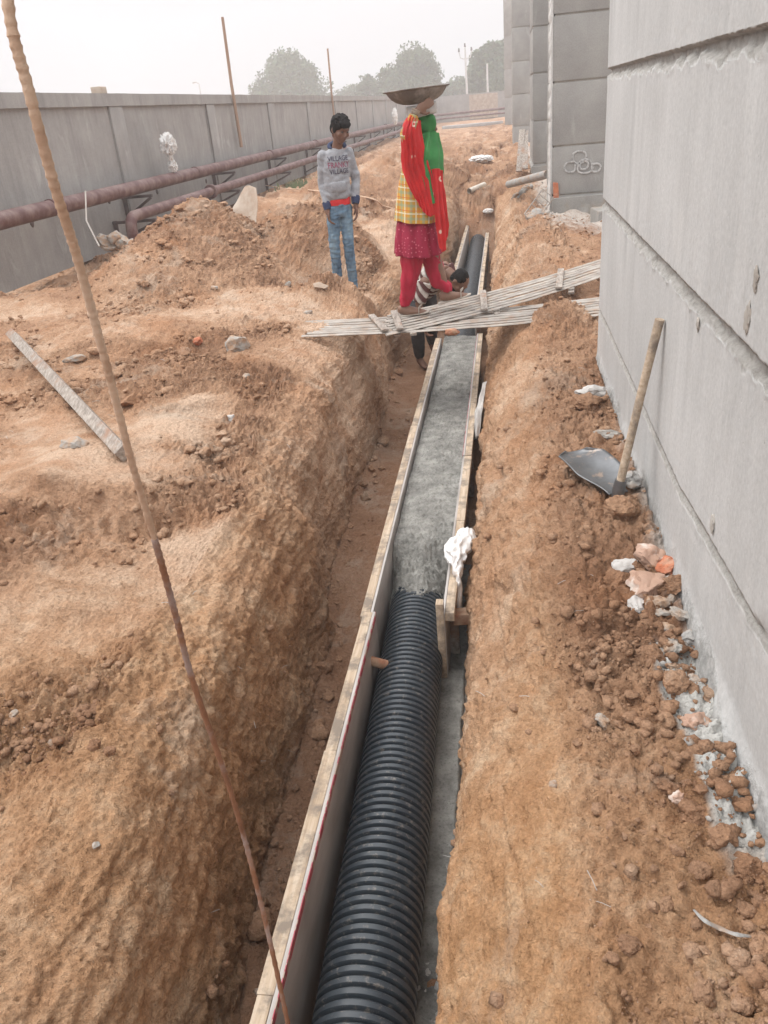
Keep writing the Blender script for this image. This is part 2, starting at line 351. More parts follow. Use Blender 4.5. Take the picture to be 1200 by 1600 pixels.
def line(nt, co, axis, freq, off, width):
    m = nt.nodes.new('ShaderNodeVectorMath'); m.operation = 'DOT_PRODUCT'; nt.links.new(co, m.inputs[0]); m.inputs[1].default_value = axis
    x = mth(nt, 'FRACT', mth(nt, 'ADD', mth(nt, 'MULTIPLY', m.outputs['Value'], freq), off+50)); return mth(nt, 'LESS_THAN', x, width)
def plaid():
    m, nt, b, co = newmat('yellow_plaid'); c = ramp(nt, noi(nt, co, 8), [(.50, .26, .03), (.62, .36, .06)], [.35, .65])
    X, Z_ = (1, -.25, 0), (0.1, 0, 1)
    for ax, fr, off, wd, cl, f in [(X, 11, 0, .22, (.22, .34, .24), .55), (Z_, 11, 0, .22, (.22, .34, .24), .55), (X, 11, .55, .10, (.70, .66, .5), .8), (Z_, 11, .55, .10, (.70, .66, .5), .8), (X, 11, .3, .06, (.55, .10, .03), .8), (Z_, 11, .3, .06, (.55, .10, .03), .8)]:
        c = mixc(nt, mth(nt, 'MULTIPLY', line(nt, co, ax, fr, off, wd), f), c, cl)
    nt.links.new(c, b.inputs['Base Color']); b.inputs['Roughness'].default_value = .85; return m
M_plaid = plaid()
def stripes():
    m, nt, b, co = newmat('striped_shirt'); c = ramp(nt, noi(nt, co, 8), [(.07, .022, .022), (.11, .035, .03)])
    ax = (.8, -.25, .55)
    c = mixc(nt, line(nt, co, ax, 13, 0, .38), c, (.50, .46, .42)); c = mixc(nt, line(nt, co, ax, 13, .62, .12), c, (.32, .28, .26))
    nt.links.new(c, b.inputs['Base Color']); b.inputs['Roughness'].default_value = .9; return m
M_stripe = stripes()
def motif(name, base, spot, sc, lo, hi, ring=False):
    m, nt, b, co = newmat(name); c = ramp(nt, noi(nt, co, 9), [tuple(x*.8 for x in base), base], [.35, .65]); v = vor(nt, co, sc, rnd=.55)
    s = ramp(nt, v, [0, 1, 1, 0], [lo*.4, lo*.55, lo, hi]) if ring else ramp(nt, v, [1, 0], [lo, hi])
    c = mixc(nt, s, c, spot); nt.links.new(c, b.inputs['Base Color']); b.inputs['Roughness'].default_value = .75; bump(nt, b, noi(nt, co, 60, 4), .3, .003); return m
M_dup = motif('red_veil_with_white_motifs', (.62, .018, .02), (.75, .55, .45), 7.5, .13, .17, ring=True)
M_tunic = motif('magenta_printed_cotton', (.34, .008, .045), (.55, .12, .17), 38, .16, .30)

# ================================================================== TERRAIN
XF = ([-4, 1.4, 2.2, 3.5, 3.68, 5, 6.4, 7.5, 8.6, 10, 13, 16.5, 200], [-.88, -.89, -.94, -.98, -1.10, -1.13, -1.13, -1.2, -1.22, -1.0, -.92, -.88, -.88])
def gz(x, y, cx, cy, sx, sy, a): return a*np.exp(-((x-cx)/sx)**2-((y-cy)/sy)**2)
def cone(x, y, cx, cy, rx, ry, a, p=1.25):
    d = np.sqrt(((x-cx)/rx)**2+((y-cy)/ry)**2+.006); return a*np.clip(1-d, 0, 1)**p*(1+.25*d)
def hL(x, y):
    z = .02+.13*sst(-1.2, -2.6, x)*sst(.5, 3, y)*(1-sst(5.5, 8, y))
    z = np.maximum(z, z+.0)
    z += cone(x, y, -3.40, 9.1, 1.42, 1.9, .93, 1.05)+cone(x, y, -2.15, 9.9, .72, 1.2, .66, .9)
    z += gz(x, y, -4.7, 7.7, 1.3, .8, .24)+gz(x, y, -2.4, 7.4, .9, .7, .16)+gz(x, y, -3.6, 6.3, 1.2, .7, .14)
    z += gz(x, y, -1.66, 7.62, .34, .30, .17)-gz(x, y, -1.72, 8.75, .40, .45, .26)+gz(x, y, -2.6, 11.6, .7, .8, .12)
    z += gz(x, y, -1.9, 5.2, .5, .9, .06)+gz(x, y, -1.6, 11.4, .45, .9, .30)+gz(x, y, -2.6, 13.6, .8, .8, .30)+gz(x, y, -3.6, 16, 1.0, 1.2, .42)+gz(x, y, -2.0, 17, .7, 1.0, .35)+gz(x, y, -3.0, 22, 1.0, 1.4, .40)+gz(x, y, -1.0, 25, .8, 1.5, .3)+gz(x, y, -1.3, 20.5, 1.1, 1.5, .3)+gz(x, y, -2.6, 27, 1.5, 2, .35)+gz(x, y, -2.2, 14.8, 1.0, 1.2, .22)
    z += gz(x, y, -1.0, 18.2, .9, 1.2, .18)+gz(x, y, -3.2, 18.5, 1.2, 1.8, .25)+gz(x, y, -2.0, 23, 1.6, 2, .2)+gz(x, y, -.6, 30, 1.4, 4, .2)
    z -= .22*sst(-5.2, -6.1, x)*sst(6, 10, y)*(1-sst(30, 45, y))
    z += gz(x, y, -5.9, 12.4, .45, .5, .14)
    z -= gz(x, y, -1.35, 10.6, .35, .7, .25)
    return z
def hR(x, y):
    z = .06*sst(.1, .5, x)+gz(x, 0, .25, 0, .13, 1, .065)*sst(1.4, 2.6, y)*(1-sst(5.8, 6.6, y))+gz(x, y, .36, 6.15, .22, .36, .15)+gz(x, y, .25, 9.3, .35, 1.2, .18)
    z += gz(x, y, .5, 12.5, .5, 2.5, .12)-gz(x, y, .30, 1.0, .16, .3, .06)+gz(x, y, .42, .8, .2, .5, .05)+gz(x, y, .5, 3.0, .12, .7, .03)
    z += gz(x, y, .7, 10.3, .5, .9, .12)+.05*sst(5, 8, y)
    z += gz(x, y, .3, 17.5, .5, 2.5, .22)+gz(x, y, .1, 24, .5, 3, .2)
    return z
rows = list(np.arange(-5, .75, .12))
y = .75
while y < 45: rows.append(y); y += max(.0085, .0037*math.hypot(y, 1.6))
while y < 160: rows.append(y); y *= 1.05
rows.append(160.); YR = np.array(rows)
def powsp(a, b, n, p=1.):       # from a to b, denser near b
    t = np.linspace(0, 1, n, endpoint=False); return a+(b-a)*(1-(1-t)**p)
FLOOR = -.92
def section(y):
    op = float(1-sst(15.3, 16.9, y)) if y > 0 else 1.
    xf = np.interp(y, XF[0], XF[1]); wob = .035*math.sin(y*2.1)+.02*math.sin(y*5.3+1)
    xf += wob*.6; xc = xf-.34-.03*math.sin(y*1.3); xr = -.195+.008*math.sin(y*3.1)
    s0 = np.concatenate([powsp(-65, -6.9, 12, 2.5), powsp(-6.9, xc, 400, 1.75)])
    z0 = hL(s0, y)
    zl = float(hL(np.array([xc]), y)[0]); re = .16; zr = float(hR(np.array([re]), y)[0])
    kx = [xc, xf-.20, xf-.10, xf-.045, xf-.02, xf]; kz = [zl, zl-.06, zl-.17, -.38, -.66, FLOOR]
    t = np.linspace(0, 1, 96, endpoint=False); tk = np.linspace(0, 1, 6)
    s1 = np.interp(t, tk, kx); z1 = np.interp(t, tk, kz)
    s2 = np.linspace(xf, xr, 62, endpoint=False); z2 = np.full(62, FLOOR)+.05*np.exp(-((s2-xf)/.07)**2)+.03*np.exp(-((s2-xr)/.03)**2)
    kx = [xr, xr+.01, xr+.028, xr+.075, -.0, re]; kz = [FLOOR, -.62, -.40, -.27, -.085, zr]
    t = np.linspace(0, 1, 100, endpoint=False); kt = [0, .17, .34, .46, .70, 1]
    s3 = np.interp(t, kt, kx); z3 = np.interp(t, kt, kz)
    s4 = np.linspace(re, .66, 64, endpoint=False); z4 = hR(s4, y)
    s5 = np.concatenate([np.linspace(.66, 2.6, 26), np.geomspace(3, 65, 10)]); z5 = hR(s5, y)
    X_ = np.concatenate([s0, s1, s2, s3, s4, s5]); Zo = np.concatenate([z0, z1, z2, z3, z4, z5])
    flat = np.concatenate([z0, hL(s1, y), .5*(hL(s2, y)+hR(s2, y)), hR(s3, y), z4, z5]); 
    Zc = flat+(Zo-flat)*op
    reg = np.concatenate([np.zeros(len(s0)), np.ones(96), np.full(62, 2), np.full(100, 3), np.full(64, 4), np.full(36, 5)])
    return X_, Zc, reg
secs = [section(float(y)) for y in YR]
TX = np.array([s[0] for s in secs]); TZ = np.array([s[1] for s in secs]); REG = np.array([s[2] for s in secs]); TY = np.repeat(YR[:, None], TX.shape[1], 1)
nr, nc = TX.shape
# soften the knots of the cross-section
for it in range(3):
    TZ[:, 411:-40] = (TZ[:, 410:-41]+2*TZ[:, 411:-40]+TZ[:, 412:-39])/4; TX[:, 411:-40] = (TX[:, 410:-41]+2*TX[:, 411:-40]+TX[:, 412:-39])/4
Pn = np.stack([TX, TY, TZ], -1)
def normals(P):
    a = np.gradient(P, axis=0); b = np.gradient(P, axis=1); n = np.cross(b, a); return n/np.maximum(np.linalg.norm(n, axis=-1, keepdims=True), 1e-9)
N0 = normals(Pn); q = Pn.reshape(-1, 3)
L_ = fbm(q*1.1+5, 3).reshape(nr, nc); loose = sst(-.25, .25, L_)
opn = TY < 16.2; isw = (REG == 1) & opn; isf = (REG == 2) & opn; isr = (REG == 3) & opn; bank = ~(isw | isf | isr)
# smooth cut face on the right bank near the camera; loose heaps elsewhere
loose = np.where(isw, .25*loose+.08, loose); loose = np.where(isr, np.clip(loose*.35+.1, 0, 1), loose); loose = np.where(isf, .55, loose)
heap = np.clip(hL(TX, TY)*1.6, 0, 1)*(TX < -1.1)*(TY > 5); loose = np.maximum(loose, heap); loose = np.where(bank, np.maximum(loose, .85*sst(9, 15, TY)*(.55+.45*sst(-.2, .3, L_))), loose); loose = np.where(REG >= 4, np.maximum(loose, .75), loose)
def blurc(a, k):
    c = np.cumsum(np.pad(a, ((0, 0), (k+1, k)), mode='edge'), axis=1); return (c[:, 2*k+1:]-c[:, :-(2*k+1)])/(2*k+1)
loose = blurc(blurc(loose, 12), 12); fb_ = blurc(blurc(np.where(bank, 1., .35), 14), 14)
fade = np.clip(3/np.maximum(TY, 3), .0, 1)          # nothing to gain from fine relief far away
d = .055*pn(q*1.6).reshape(nr, nc)*fb_
d += .030*pn(q*4.3+9).reshape(nr, nc)*(.5+.6*loose)
b1 = np.abs(pn(q*9.5+2)).reshape(nr, nc); b2 = np.abs(pn(q*21+4)).reshape(nr, nc); b3 = np.abs(pn(q*47+1)).reshape(nr, nc); b4 = pn(q*95+6).reshape(nr, nc)
d += (b1-.22)*.052*(.12+1.1*loose)+(b2-.2)*.046*(.06+1.25*loose)+(b3-.2)*.030*(.16+1.2*loose)+b4*.009
# stepped ledges (broken crust) on the left bank
led = fbm(q*np.array([1.5, 1.1, 1.5])+31, 4).reshape(nr, nc); 
# scrape marks of the digger along the trench walls
st = pn(q*np.array([7, 1.2, 26])+8).reshape(nr, nc); st2 = pn(q*np.array([2, .7, 9])+3).reshape(nr, nc)
wm_ = blurc(np.where(isw | isr, 1., 0.), 8); d += wm_*(.006*st+.007*st2+.034*pn(q*np.array([3, 1.9, 3.4])+81).reshape(nr, nc)+.016*(np.abs(pn(q*5+60)).reshape(nr, nc)-.2)+.008*pn(q*np.array([22, 9, 40])+66).reshape(nr, nc)+.010*sst(.05, .12, pn(q*3.3+64).reshape(nr, nc)))
# creases on the cut right-hand face
d += np.where(isr, -.02*np.clip(.10-np.abs(pn(q*np.array([3.2, 2.2, 3.2])+14).reshape(nr, nc)), 0, 1)*8, 0)
# slump scallops of the left edge
sc_ = pn(q*np.array([.3, 2.3, .3])+40).reshape(nr, nc); d += np.where(isw | (REG == 0), .05*sc_*np.exp(-np.abs(TZ+.12)*4), 0)*sst(-2.3, -1.5, TX)
lm_ = sst(-1.35, -1.65, TX)
def ledge(cx, cy, sx, sy, h_, seed, tilt=0.):
    e = TY-cy-tilt*(TX-cx)+.22*pn(q*np.array([2.2, 0, 0])+seed).reshape(nr, nc)+.07*pn(q*7+seed).reshape(nr, nc)
    return h_*(sst(-.04, .05, e)*np.exp(-np.clip(e, 0, 9)*1.6)-.35*np.exp(-((e+.10)/.08)**2))*np.exp(-((TX-cx)/sx)**4-((TY-cy)/sy)**4)*lm_
d += ledge(-1.95, 3.15, .55, 1.2, .085, 3, -.3)+ledge(-1.55, 4.55, .45, 1., .06, 8, .3)+ledge(-2.9, 5.6, .8, 1., .05, 15, .1)+ledge(-1.7, 2.35, .4, .7, .05, 22, -.4)
fr_ = sst(9, 14, TY)*(1-sst(45, 70, TY))*bank; d += fr_*(.27*pn(q*.9+70).reshape(nr, nc)+.17*(np.abs(pn(q*2.3+71)).reshape(nr, nc)-.2)+.05*(np.abs(pn(q*5.1+72)).reshape(nr, nc)-.2))
d *= np.where(isf, .55, 1)*np.where(TY > 60, .6, 1)
d *= 1-.8*((TX > .56) & (TY < 5.4))
P2 = Pn+N0*d[..., None]
P2[..., 2] = np.where(REG == 2, np.minimum(P2[..., 2], FLOOR+.05*1), P2[..., 2]) if False else P2[..., 2]
FL = gridfaces(nr, nc)
me = npmesh('ground', P2.reshape(-1, 3), FL)
lime = np.clip(np.maximum(sst(.46, .60, TX+.05*L_)*.6, sst(.40, .47, TX+.05*L_)*np.exp(-((TY-1.75)/.40)**4)*1.9)*(TY < 5.3), 0, 1)
lime = np.maximum(lime, sst(.28, .6, TX)*sst(8.8, 10.5, TY)*(1-sst(26, 34, TY))*.62)
lime = np.maximum(lime, .6*sst(.25, .55, TX)*sst(5.4, 6, TY)*(TY < 9)*0)
lime = np.maximum(lime, .9*(isf & (TX > -.34) & (TY < 4)))
damp = np.where(isf, .9, 0)
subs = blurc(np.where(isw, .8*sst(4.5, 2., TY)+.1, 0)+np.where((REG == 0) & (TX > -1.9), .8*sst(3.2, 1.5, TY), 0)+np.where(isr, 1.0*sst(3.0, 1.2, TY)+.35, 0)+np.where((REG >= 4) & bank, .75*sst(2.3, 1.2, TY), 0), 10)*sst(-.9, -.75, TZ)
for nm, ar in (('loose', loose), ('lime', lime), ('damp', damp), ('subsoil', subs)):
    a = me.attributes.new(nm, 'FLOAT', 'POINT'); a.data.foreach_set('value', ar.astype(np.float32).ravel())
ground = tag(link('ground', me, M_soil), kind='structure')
bpy.context.view_layer.update()
def gzat(x, y, top=3.0):
    ok, loc, no, _ = ground.ray_cast(Vector((x, y, top)), Vector((0, 0, -1))); return loc.z if ok else 0.
def pick(u, v):
    r = Vector(CR@_ray(u, v)).normalized(); ok, loc, no, _ = ground.ray_cast(Vector((0, 0, CAM_H)), r)
    return (loc, no) if ok else (atz(u, v, 0), Vector((0, 0, 1)))
def px_m(u, v, px):           # size in metres of px photo pixels at the ground seen at (u, v)
    p, _ = pick(u, v); dep = -(np.array(CR).T@np.array(p-Vector((0, 0, CAM_H))))[2]; return px*dep/CAM_F

M_clod = M_soil; M_stoneb = M_soil
# ------------------------------------------------------------------ rocks
def rockfn(seed, ang=.5, planes=9, rough=.12):
    r = random.Random(seed); pl = [(Vector((r.gauss(0, 1), r.gauss(0, 1), r.gauss(0, 1))).normalized(), r.uniform(.55, .85)) for _ in range(planes)]
    off = Vector((seed*1.7, seed*.3, 0))
    def f(p):
        p = p.copy()
        for n, dd in pl:
            k = p.dot(n)
            if k > dd: p -= n*(k-dd)*ang*1.6 if ang < .6 else n*(k-dd)
        return p*(1+mn.fractal(p*2.2+off, 1, 2, 4)*rough)
    return f
rs_ = [0]
def rock(u, v, w_, h_, mat, label, name='stone', cat='stone', ang=.8, sink=.25, rz=0, group=None, flat=.75, sub=4, parent=None, rough=.12):
    rs_[0] += 1; p, n = pick(u, v); rx = px_m(u, v, w_)/2; ry = px_m(u, v, h_)/2*1.25; rzz = min(rx, ry)*flat
    mb = MB(); mb.ball(p+Vector((0, 0, rzz*(1-sink*2))), (rx*1.1, ry*1.1, rzz*1.1), Matrix.Rotation(rz, 3, 'Z'), sub, rockfn(rs_[0], ang, rough=rough))
    e = mb.build(name, mat, None, sharp=28); a_ = e.data.attributes.new('loose', 'FLOAT', 'POINT'); a_.data.foreach_set('value', np.full(len(e.data.vertices), .7, np.float32)); tag(e, label, cat, group); return e

# loose clods and gravel, uncountable
def scatter(name, n, wt, smin, smax, mat, label, cat, seed, nv=10, sub=2, pw=2.6, ang=.7):
    rg = np.random.RandomState(seed); base = []
    for k in range(nv):
        mb = MB(); mb.ball((0, 0, 0), 1, None, sub, rockfn(seed*31+k, ang, 8, .2)); base.append((np.array(mb.v), np.array(mb.f)))
    Pf = P2.reshape(-1, 3); wf = wt.ravel().astype(np.float64); wf /= wf.sum()
    idx = rg.choice(len(Pf), n, p=wf); VV = []; FF = []; o = 0
    Nf = N0.reshape(-1, 3)
    for i in idx:
        bv, bf = base[rg.randint(nv)]; s = smin*(smax/smin)**(rg.rand()**pw)
        sx, sy, sz = s*rg.uniform(.7, 1.3), s*rg.uniform(.7, 1.3), s*rg.uniform(.5, .85); a = rg.rand()*6.28; ca, sa = math.cos(a), math.sin(a)
        x = bv[:, 0]*sx; y_ = bv[:, 1]*sy; z_ = bv[:, 2]*sz
        c = Pf[i]+Nf[i]*s*.25+rg.normal(size=3)*np.array([.006, .006, 0])
        VV.append(np.stack([x*ca-y_*sa+c[0], x*sa+y_*ca+c[1], z_+c[2]], -1)); FF.append(bf+o); o += len(bv)
    me = npmesh(name, np.concatenate(VV), np.concatenate(FF)); a_ = me.attributes.new('loose', 'FLOAT', 'POINT'); a_.data.foreach_set('value', np.full(len(me.vertices), .55, np.float32)); ob = link(name, me, mat); tag(ob, label, cat, kind='stuff'); return ob
area = np.linalg.norm(np.cross(np.gradient(P2, axis=1), np.gradient(P2, axis=0)), axis=-1)
clump = sst(-.05, .35, fbm(q*2.7+77, 2).reshape(nr, nc))
vis = (TY > .8)*(TY < 32)*(TX > -7)*(TX < 1.2); persp = 1/np.maximum(TY, 1.5)**1.1
wclod = area*vis*persp*(loose**2*(.15+clump))*np.where(isf, .9, 1)*np.where(isw | isr, .2, 1)
scatter('soil_clods', 46000, wclod, .0038, .030, M_clod, 'loose crumbs and clods of orange earth strewn over both banks', 'clods', 3, sub=1, pw=3.4)
wgrav = area*vis*persp*(lime > .3)*(REG >= 4); wgrav = wgrav+area*vis*(isf & (TX > -.27) & (TX < -.17) & (TY < 4))*7
scatter('mortar_gravel', 1500, wgrav, .005, .022, M_stoneg, 'small grey mortar crumbs and gravel along the wall foot and trench floor', 'gravel', 5, sub=1)
wlump = area*vis*bank*(TX < -1.3)*(loose**3)*clump*(TY > 3.2)*(TY < 15)/np.maximum(TY, 4)+area*vis*isf*np.exp(-((TX-np.interp(TY, XF[0], XF[1])-.03)/.05)**2)*.12*(TY < 9)
scatter('earth_lumps', 1300, wlump, .012, .06, M_soil, 'broken lumps of dug earth lying over the left heaps and the trench foot', 'clods', 17, sub=3, pw=2.4, ang=.85)
wclod2 = area*vis*(REG == 4)*sst(.28, .5, TX)*(TY < 4.8)+area*vis*(REG == 4)*(TY < 1.9)*.6
scatter('soil_lumps', 260, wclod2, .007, .028, M_clod, 'rounded lumps of orange earth crowded against the foot of the concrete wall', 'clods', 9, sub=3, pw=2.0, ang=.8)

def straws(n=240):
    rg = np.random.RandomState(12); wf = (area*vis*persp*(REG != 2)*(TY < 12)).ravel(); wf /= wf.sum(); idx = rg.choice(nr*nc, n, p=wf); Pf = P2.reshape(-1, 3); mb = MB()
    for i in idx:
        p = Vector(Pf[i])+Vector((0, 0, .006)); a = rg.rand()*6.28; L = rg.uniform(.008, .03); dv = Vector((math.cos(a), math.sin(a), rg.uniform(-.2, .35)))*L
        mb.tube([p-dv, p+Vector((0, 0, .004)), p+dv], rg.uniform(.0005, .0011), 5)
    o = mb.build('straw_bits', M_cloth_g, None); tag(o, 'pale straw bits and fibres scattered over the soil', 'straw', kind='stuff')
straws()
# ================================================================== BUILDING ON THE RIGHT
def slab_wall():
    x0 = .58; zs = [-.6]
    gro = [(.40, .024, .010), (1.055, .042, .014), (1.745, .045, .020)]
    zz = np.arange(-.5, 6.5, .05).tolist()
    for g, h_, dpt in gro: zz += np.arange(g-.09, g+.09, .006).tolist()
    zz += np.arange(-.2, .35, .015).tolist(); zz = np.unique(np.round(zz, 4)); yy = np.concatenate([np.arange(-3, .9, .15), np.arange(.9, 5.31, .011)])
    Yg, Zg = np.meshgrid(yy, zz, indexing='ij'); p = np.stack([Yg, Zg, Yg*0], -1).reshape(-1, 3); sh = Yg.shape
    GR = np.zeros(sh); X_ = np.full(sh, x0)+.003*pn(p*2).reshape(sh)+.0012*pn(p*30).reshape(sh)
    for k, (g, h_, dpt) in enumerate(gro):
        rise = (.09*np.clip(2.6-Yg, 0, 1.2) if k == 0 else .0)
        up_ = g+rise+.004*pn(p*18+k*5).reshape(sh)+.003*pn(p*50).reshape(sh); lo_ = g+rise-h_+(.022 if k else .010)*fbm(p*11+k*7, 4).reshape(sh)
        X_ = X_+dpt*np.clip((Zg-lo_)/.012, 0, 1)*np.clip((up_-Zg)/.004, 0, 1)*(1+.4*pn(p*40+3).reshape(sh))
        GR = np.maximum(GR, np.clip((Zg-lo_+.014)/.012, 0, 1)*np.clip((up_+.003-Zg)/.006, 0, 1))
        X_ = X_+(-.0035 if k == 1 else -.002)*np.exp(-((Zg-lo_+.008)/.012)**2)*np.clip(.4+fbm(p*14, 3).reshape(sh)*2.2, 0, 2)
    # mortar droppings flare out at the foot
    fl = np.clip((.14+.05*pn(p*3+2).reshape(sh)-Zg)/.22, 0, 1); X_ = X_-fl**1.4*(.05+.05*(Yg < 2.3)*sst(2.4, 1.8, Yg))*(1+.5*fbm(p*14, 3).reshape(sh))
    V = np.stack([X_, Yg, Zg], -1); V[..., 2] += 0
    r, c = sh; Vf = V.reshape(-1, 3); F = gridfaces(r, c)
    # return face at the far end, top and back so the block is solid
    e = V[-1]; n0 = len(Vf); ex = e.copy(); ex[:, 0] = 3.2; e1 = e.copy(); Vf = np.concatenate([Vf, e1, ex]); j = np.arange(c-1)
    F2 = np.stack([n0+j, n0+c+j, n0+c+j+1, n0+j+1], -1)
    F = np.concatenate([F, F2]); me = npmesh('wall_face', Vf, F); a_ = me.attributes.new('groove', 'FLOAT', 'POINT'); a_.data.foreach_set('value', np.concatenate([GR.ravel(), np.zeros(len(Vf)-r*c)]).astype(np.float32)); return me
bw = empty('concrete_wall', (.58, 1.5, 0))
me = slab_wall(); 
for v in me.vertices: v.co = Vector(inv(bw, v.co))
bmx = bmesh.new(); bmx.from_mesh(me); bmesh.ops.recalc_face_normals(bmx, faces=bmx.faces); bmx.to_mesh(me); bmx.free()
link('wall_face', me, M_wallA, bw)
tag(bw, 'tall smooth pale grey concrete wall with rough horizontal grooves filling the right side', 'wall')
mb = MB(); mb.box((1.9, 1.15, 3), (2.4, 8.2, 7.2)); mb.build('wall_core', M_wallA, bw)
# pits and scars on its face
for (yy_, zz_, s) in [(2.55, .98, .022), (2.05, 1.12, .035), (2.02, 1.22, .03), (2.15, .5, .03)]:
    mb = MB(); mb.ball((.578, yy_, zz_), (.006, s*.6, s), None, 3, rockfn(int(s*999+yy_*10), .5, 6, .5)); mb.build('mortar_scar', M_groove, bw)

def column(name, x, y, w_, dpt, zb, top, label, grooves, rough_base=.35, mat=M_colm):
    o = empty(name, (x, y, zb)); mb = MB(); zs = sorted([g for g in grooves if zb < g < top])
    z0 = zb-.6
    for g in zs+[top]:
        mb.box((x+w_/2, y+dpt/2, (z0+g-.012)/2), (w_, dpt, g-.012-z0), bev=.006); z0 = g+.012
    mb.build('shaft', mat, o); mb = MB(); mb.box((x+w_/2+.01, y+dpt/2+.01, (zb+top)/2-.3), (w_-.02, dpt-.02, top-zb+.5)); mb.build('core', M_groove, o)
    if rough_base:
        mb = MB(); mb.box((x+w_/2-.02, y+dpt/2-.02, zb+rough_base/2-.35), (w_+.02, dpt+.02, rough_base+.7), bev=.02, wob=.02); mb.build('rough_footing', M_mortar, o)
    tag(o, label, 'column', 'concrete columns of the building'); return o
cB = column('concrete_column', .60, 11.5, 2.6, 1.4, .1, 9, 'wide dark grey column next to the pale wall, marked with chalk rings', [.44, 1.03, 1.76, 2.48, 3.2, 3.9, 4.6], 0)
cC = column('concrete_column', .53, 17.2, 1.2, 1.9, -.1, 10, 'column just left of the chalk-marked one, with leaning boards at its foot', [-.1+.55, 1.2, 2.0, 2.75, 3.5, 4.2], .5)
cD = column('concrete_column', .27, 30, 1.6, 2.4, -.1, 12, 'slimmer column standing behind the one with leaning boards', [.75, 1.7, 2.65, 3.6, 4.5, 5.4], 0)
cE = column('concrete_column', .02, 58, 1.8, 4, 0, 14, 'farthest narrow column at the very end of the row', [1.6, 3.2, 5, 7, 9], 0)
# pale chipped plaster edge of column B
mb = MB()
zz = np.arange(-.1, 6, .02)
prev = None
for k, z in enumerate(zz):
    e = .02*mn.noise(Vector((0, 0, z*9)))+.01*mn.noise(Vector((3, 0, z*30)))
    for (dx, dy) in ((0, .02), (-.028-e*.6, .0), (-.03-e, .5), (0, .5)): mb.v.append((.603+dx, 11.49+dy, z))
for k in range(len(zz)-1):
    for j in range(3): a = k*4+j; mb.f.append((a, a+1, a+5, a+4))
mb.build('chipped_plaster_edge', M_lime, cB, sharp=30)
mb = MB(); mb.box((1.35, 11.46, .25), (1.5, .10, .34), bev=.015, wob=.02); mb.build('footing', M_mortar, cB)
mb = MB(); mb.box((.645, 11.485, .50), (.07, .05, .20), bev=.012, wob=.025); mb.build('exposed_brick', M_brick, cB)
for (u, v, r) in [(891, 261, 7.5), (905, 246, 9), (914, 260, 10), (931, 262, 6), (912, 258, 6)]:
    c = at(u, v, 11.488); s = r*11.6/1250; pts = [c+Vector((math.cos(a)*s*(1+.1*math.sin(3*a+u)), 0, math.sin(a)*s*(1+.12*math.cos(2*a)))) for a in np.linspace(0, 6.2, 28)]
    mb = MB(); mb.tube(pts, .012, 6, ell=[(1, .3)]*28, up=(0, 1, 0)); mb.build('chalk_ring', M_chalk, cB)
# small low block between the pale wall and column B
mb = MB(); p = atz(930, 325, .25); mb.box((1.22, 10.7, .12), (.30, .40, .42), .1, .02, .03)
o = mb.build('concrete_block', M_mortar); tag(o, 'low rough concrete block between the pale wall and the chalk-marked column', 'concrete block')

# ================================================================== BOUNDARY WALL AND PIPES ON THE LEFT
bwall = empty('boundary_wall', (-6.5, 10, 0)); WY1 = 83
mb = MB()
def wallrun(mb):
    mb.box((-6.65, 38.5, 1.0), (.22, 89, 2.2)); return mb
wallrun(mb).build('panels', M_bound, bwall)
mb = MB(); 
ys = np.arange(-6, WY1, .5)
for i in range(len(ys)-1):
    mb.box((-6.635, (ys[i]+ys[i+1])/2, 2.165+.006*mn.noise(Vector((ys[i], 0, 0)))), (.30, .5, .19), bev=.0)
mb.build('coping', M_bound, bwall)
for k, yy_ in enumerate([4.45, 9.3, 14.45, 19.4, 24.6, 29.6, 34.6, 39.6, 44.6, 49.6, 54.6, 59.6, 64.6, 69.6, 74.6, 79.6]):
    mb = MB(); mb.box((-6.528, yy_, 1.03), (.055, .52, 2.08), bev=.008); mb.build('pilaster', M_bound, bwall)
mb = MB(); pts = [(-6.499, 19.06+.02*math.sin(z*5)+.03*mn.noise(Vector((z*3, 0, 0))), z) for z in np.arange(0, 2.2, .06)]; mb.tube(pts, .014, 6, ell=[(1, .3)]*len(pts)); 
mb.build('crack', M_bracket, bwall)
for (u, v) in [(170, 314), (245, 300), (50, 350), (322, 283)]:
    r = CR@_ray(u, v); t = -6.54/r[0]; c = Vector((0, 0, CAM_H))+Vector(r*t); mb = MB(); mb.ball(c+Vector((.005, 0, 0)), (.012, .06, .05), None, 2, rockfn(u, .5)); mb.build('wall_hole', M_bracket, bwall)
tag(bwall, 'long dusty grey concrete boundary wall running down the left side', 'wall')
fw = empty('boundary_wall', (0, WY1, 0)); mb = MB(); mb.box((3.4, WY1+.12, 1.05), (20.2, .24, 2.3)); mb.build('panels', M_bound, fw)
mb = MB(); mb.box((-1.9, WY1-.02, 1.1), (2.6, .05, 2.0)); mb.build('pink_panel', M_board, fw)
tag(fw, 'far cross wall closing the site beyond the diggings', 'wall')
# brick resting on the wall
mb = MB(); c = at(167, 142, 14.05); mb.box((-6.62, 14.2, 2.31), (.16, .31, .11), .1, .008); o = mb.build('brick', M_board); tag(o, 'single tan brick lying on top of the boundary wall', 'brick')
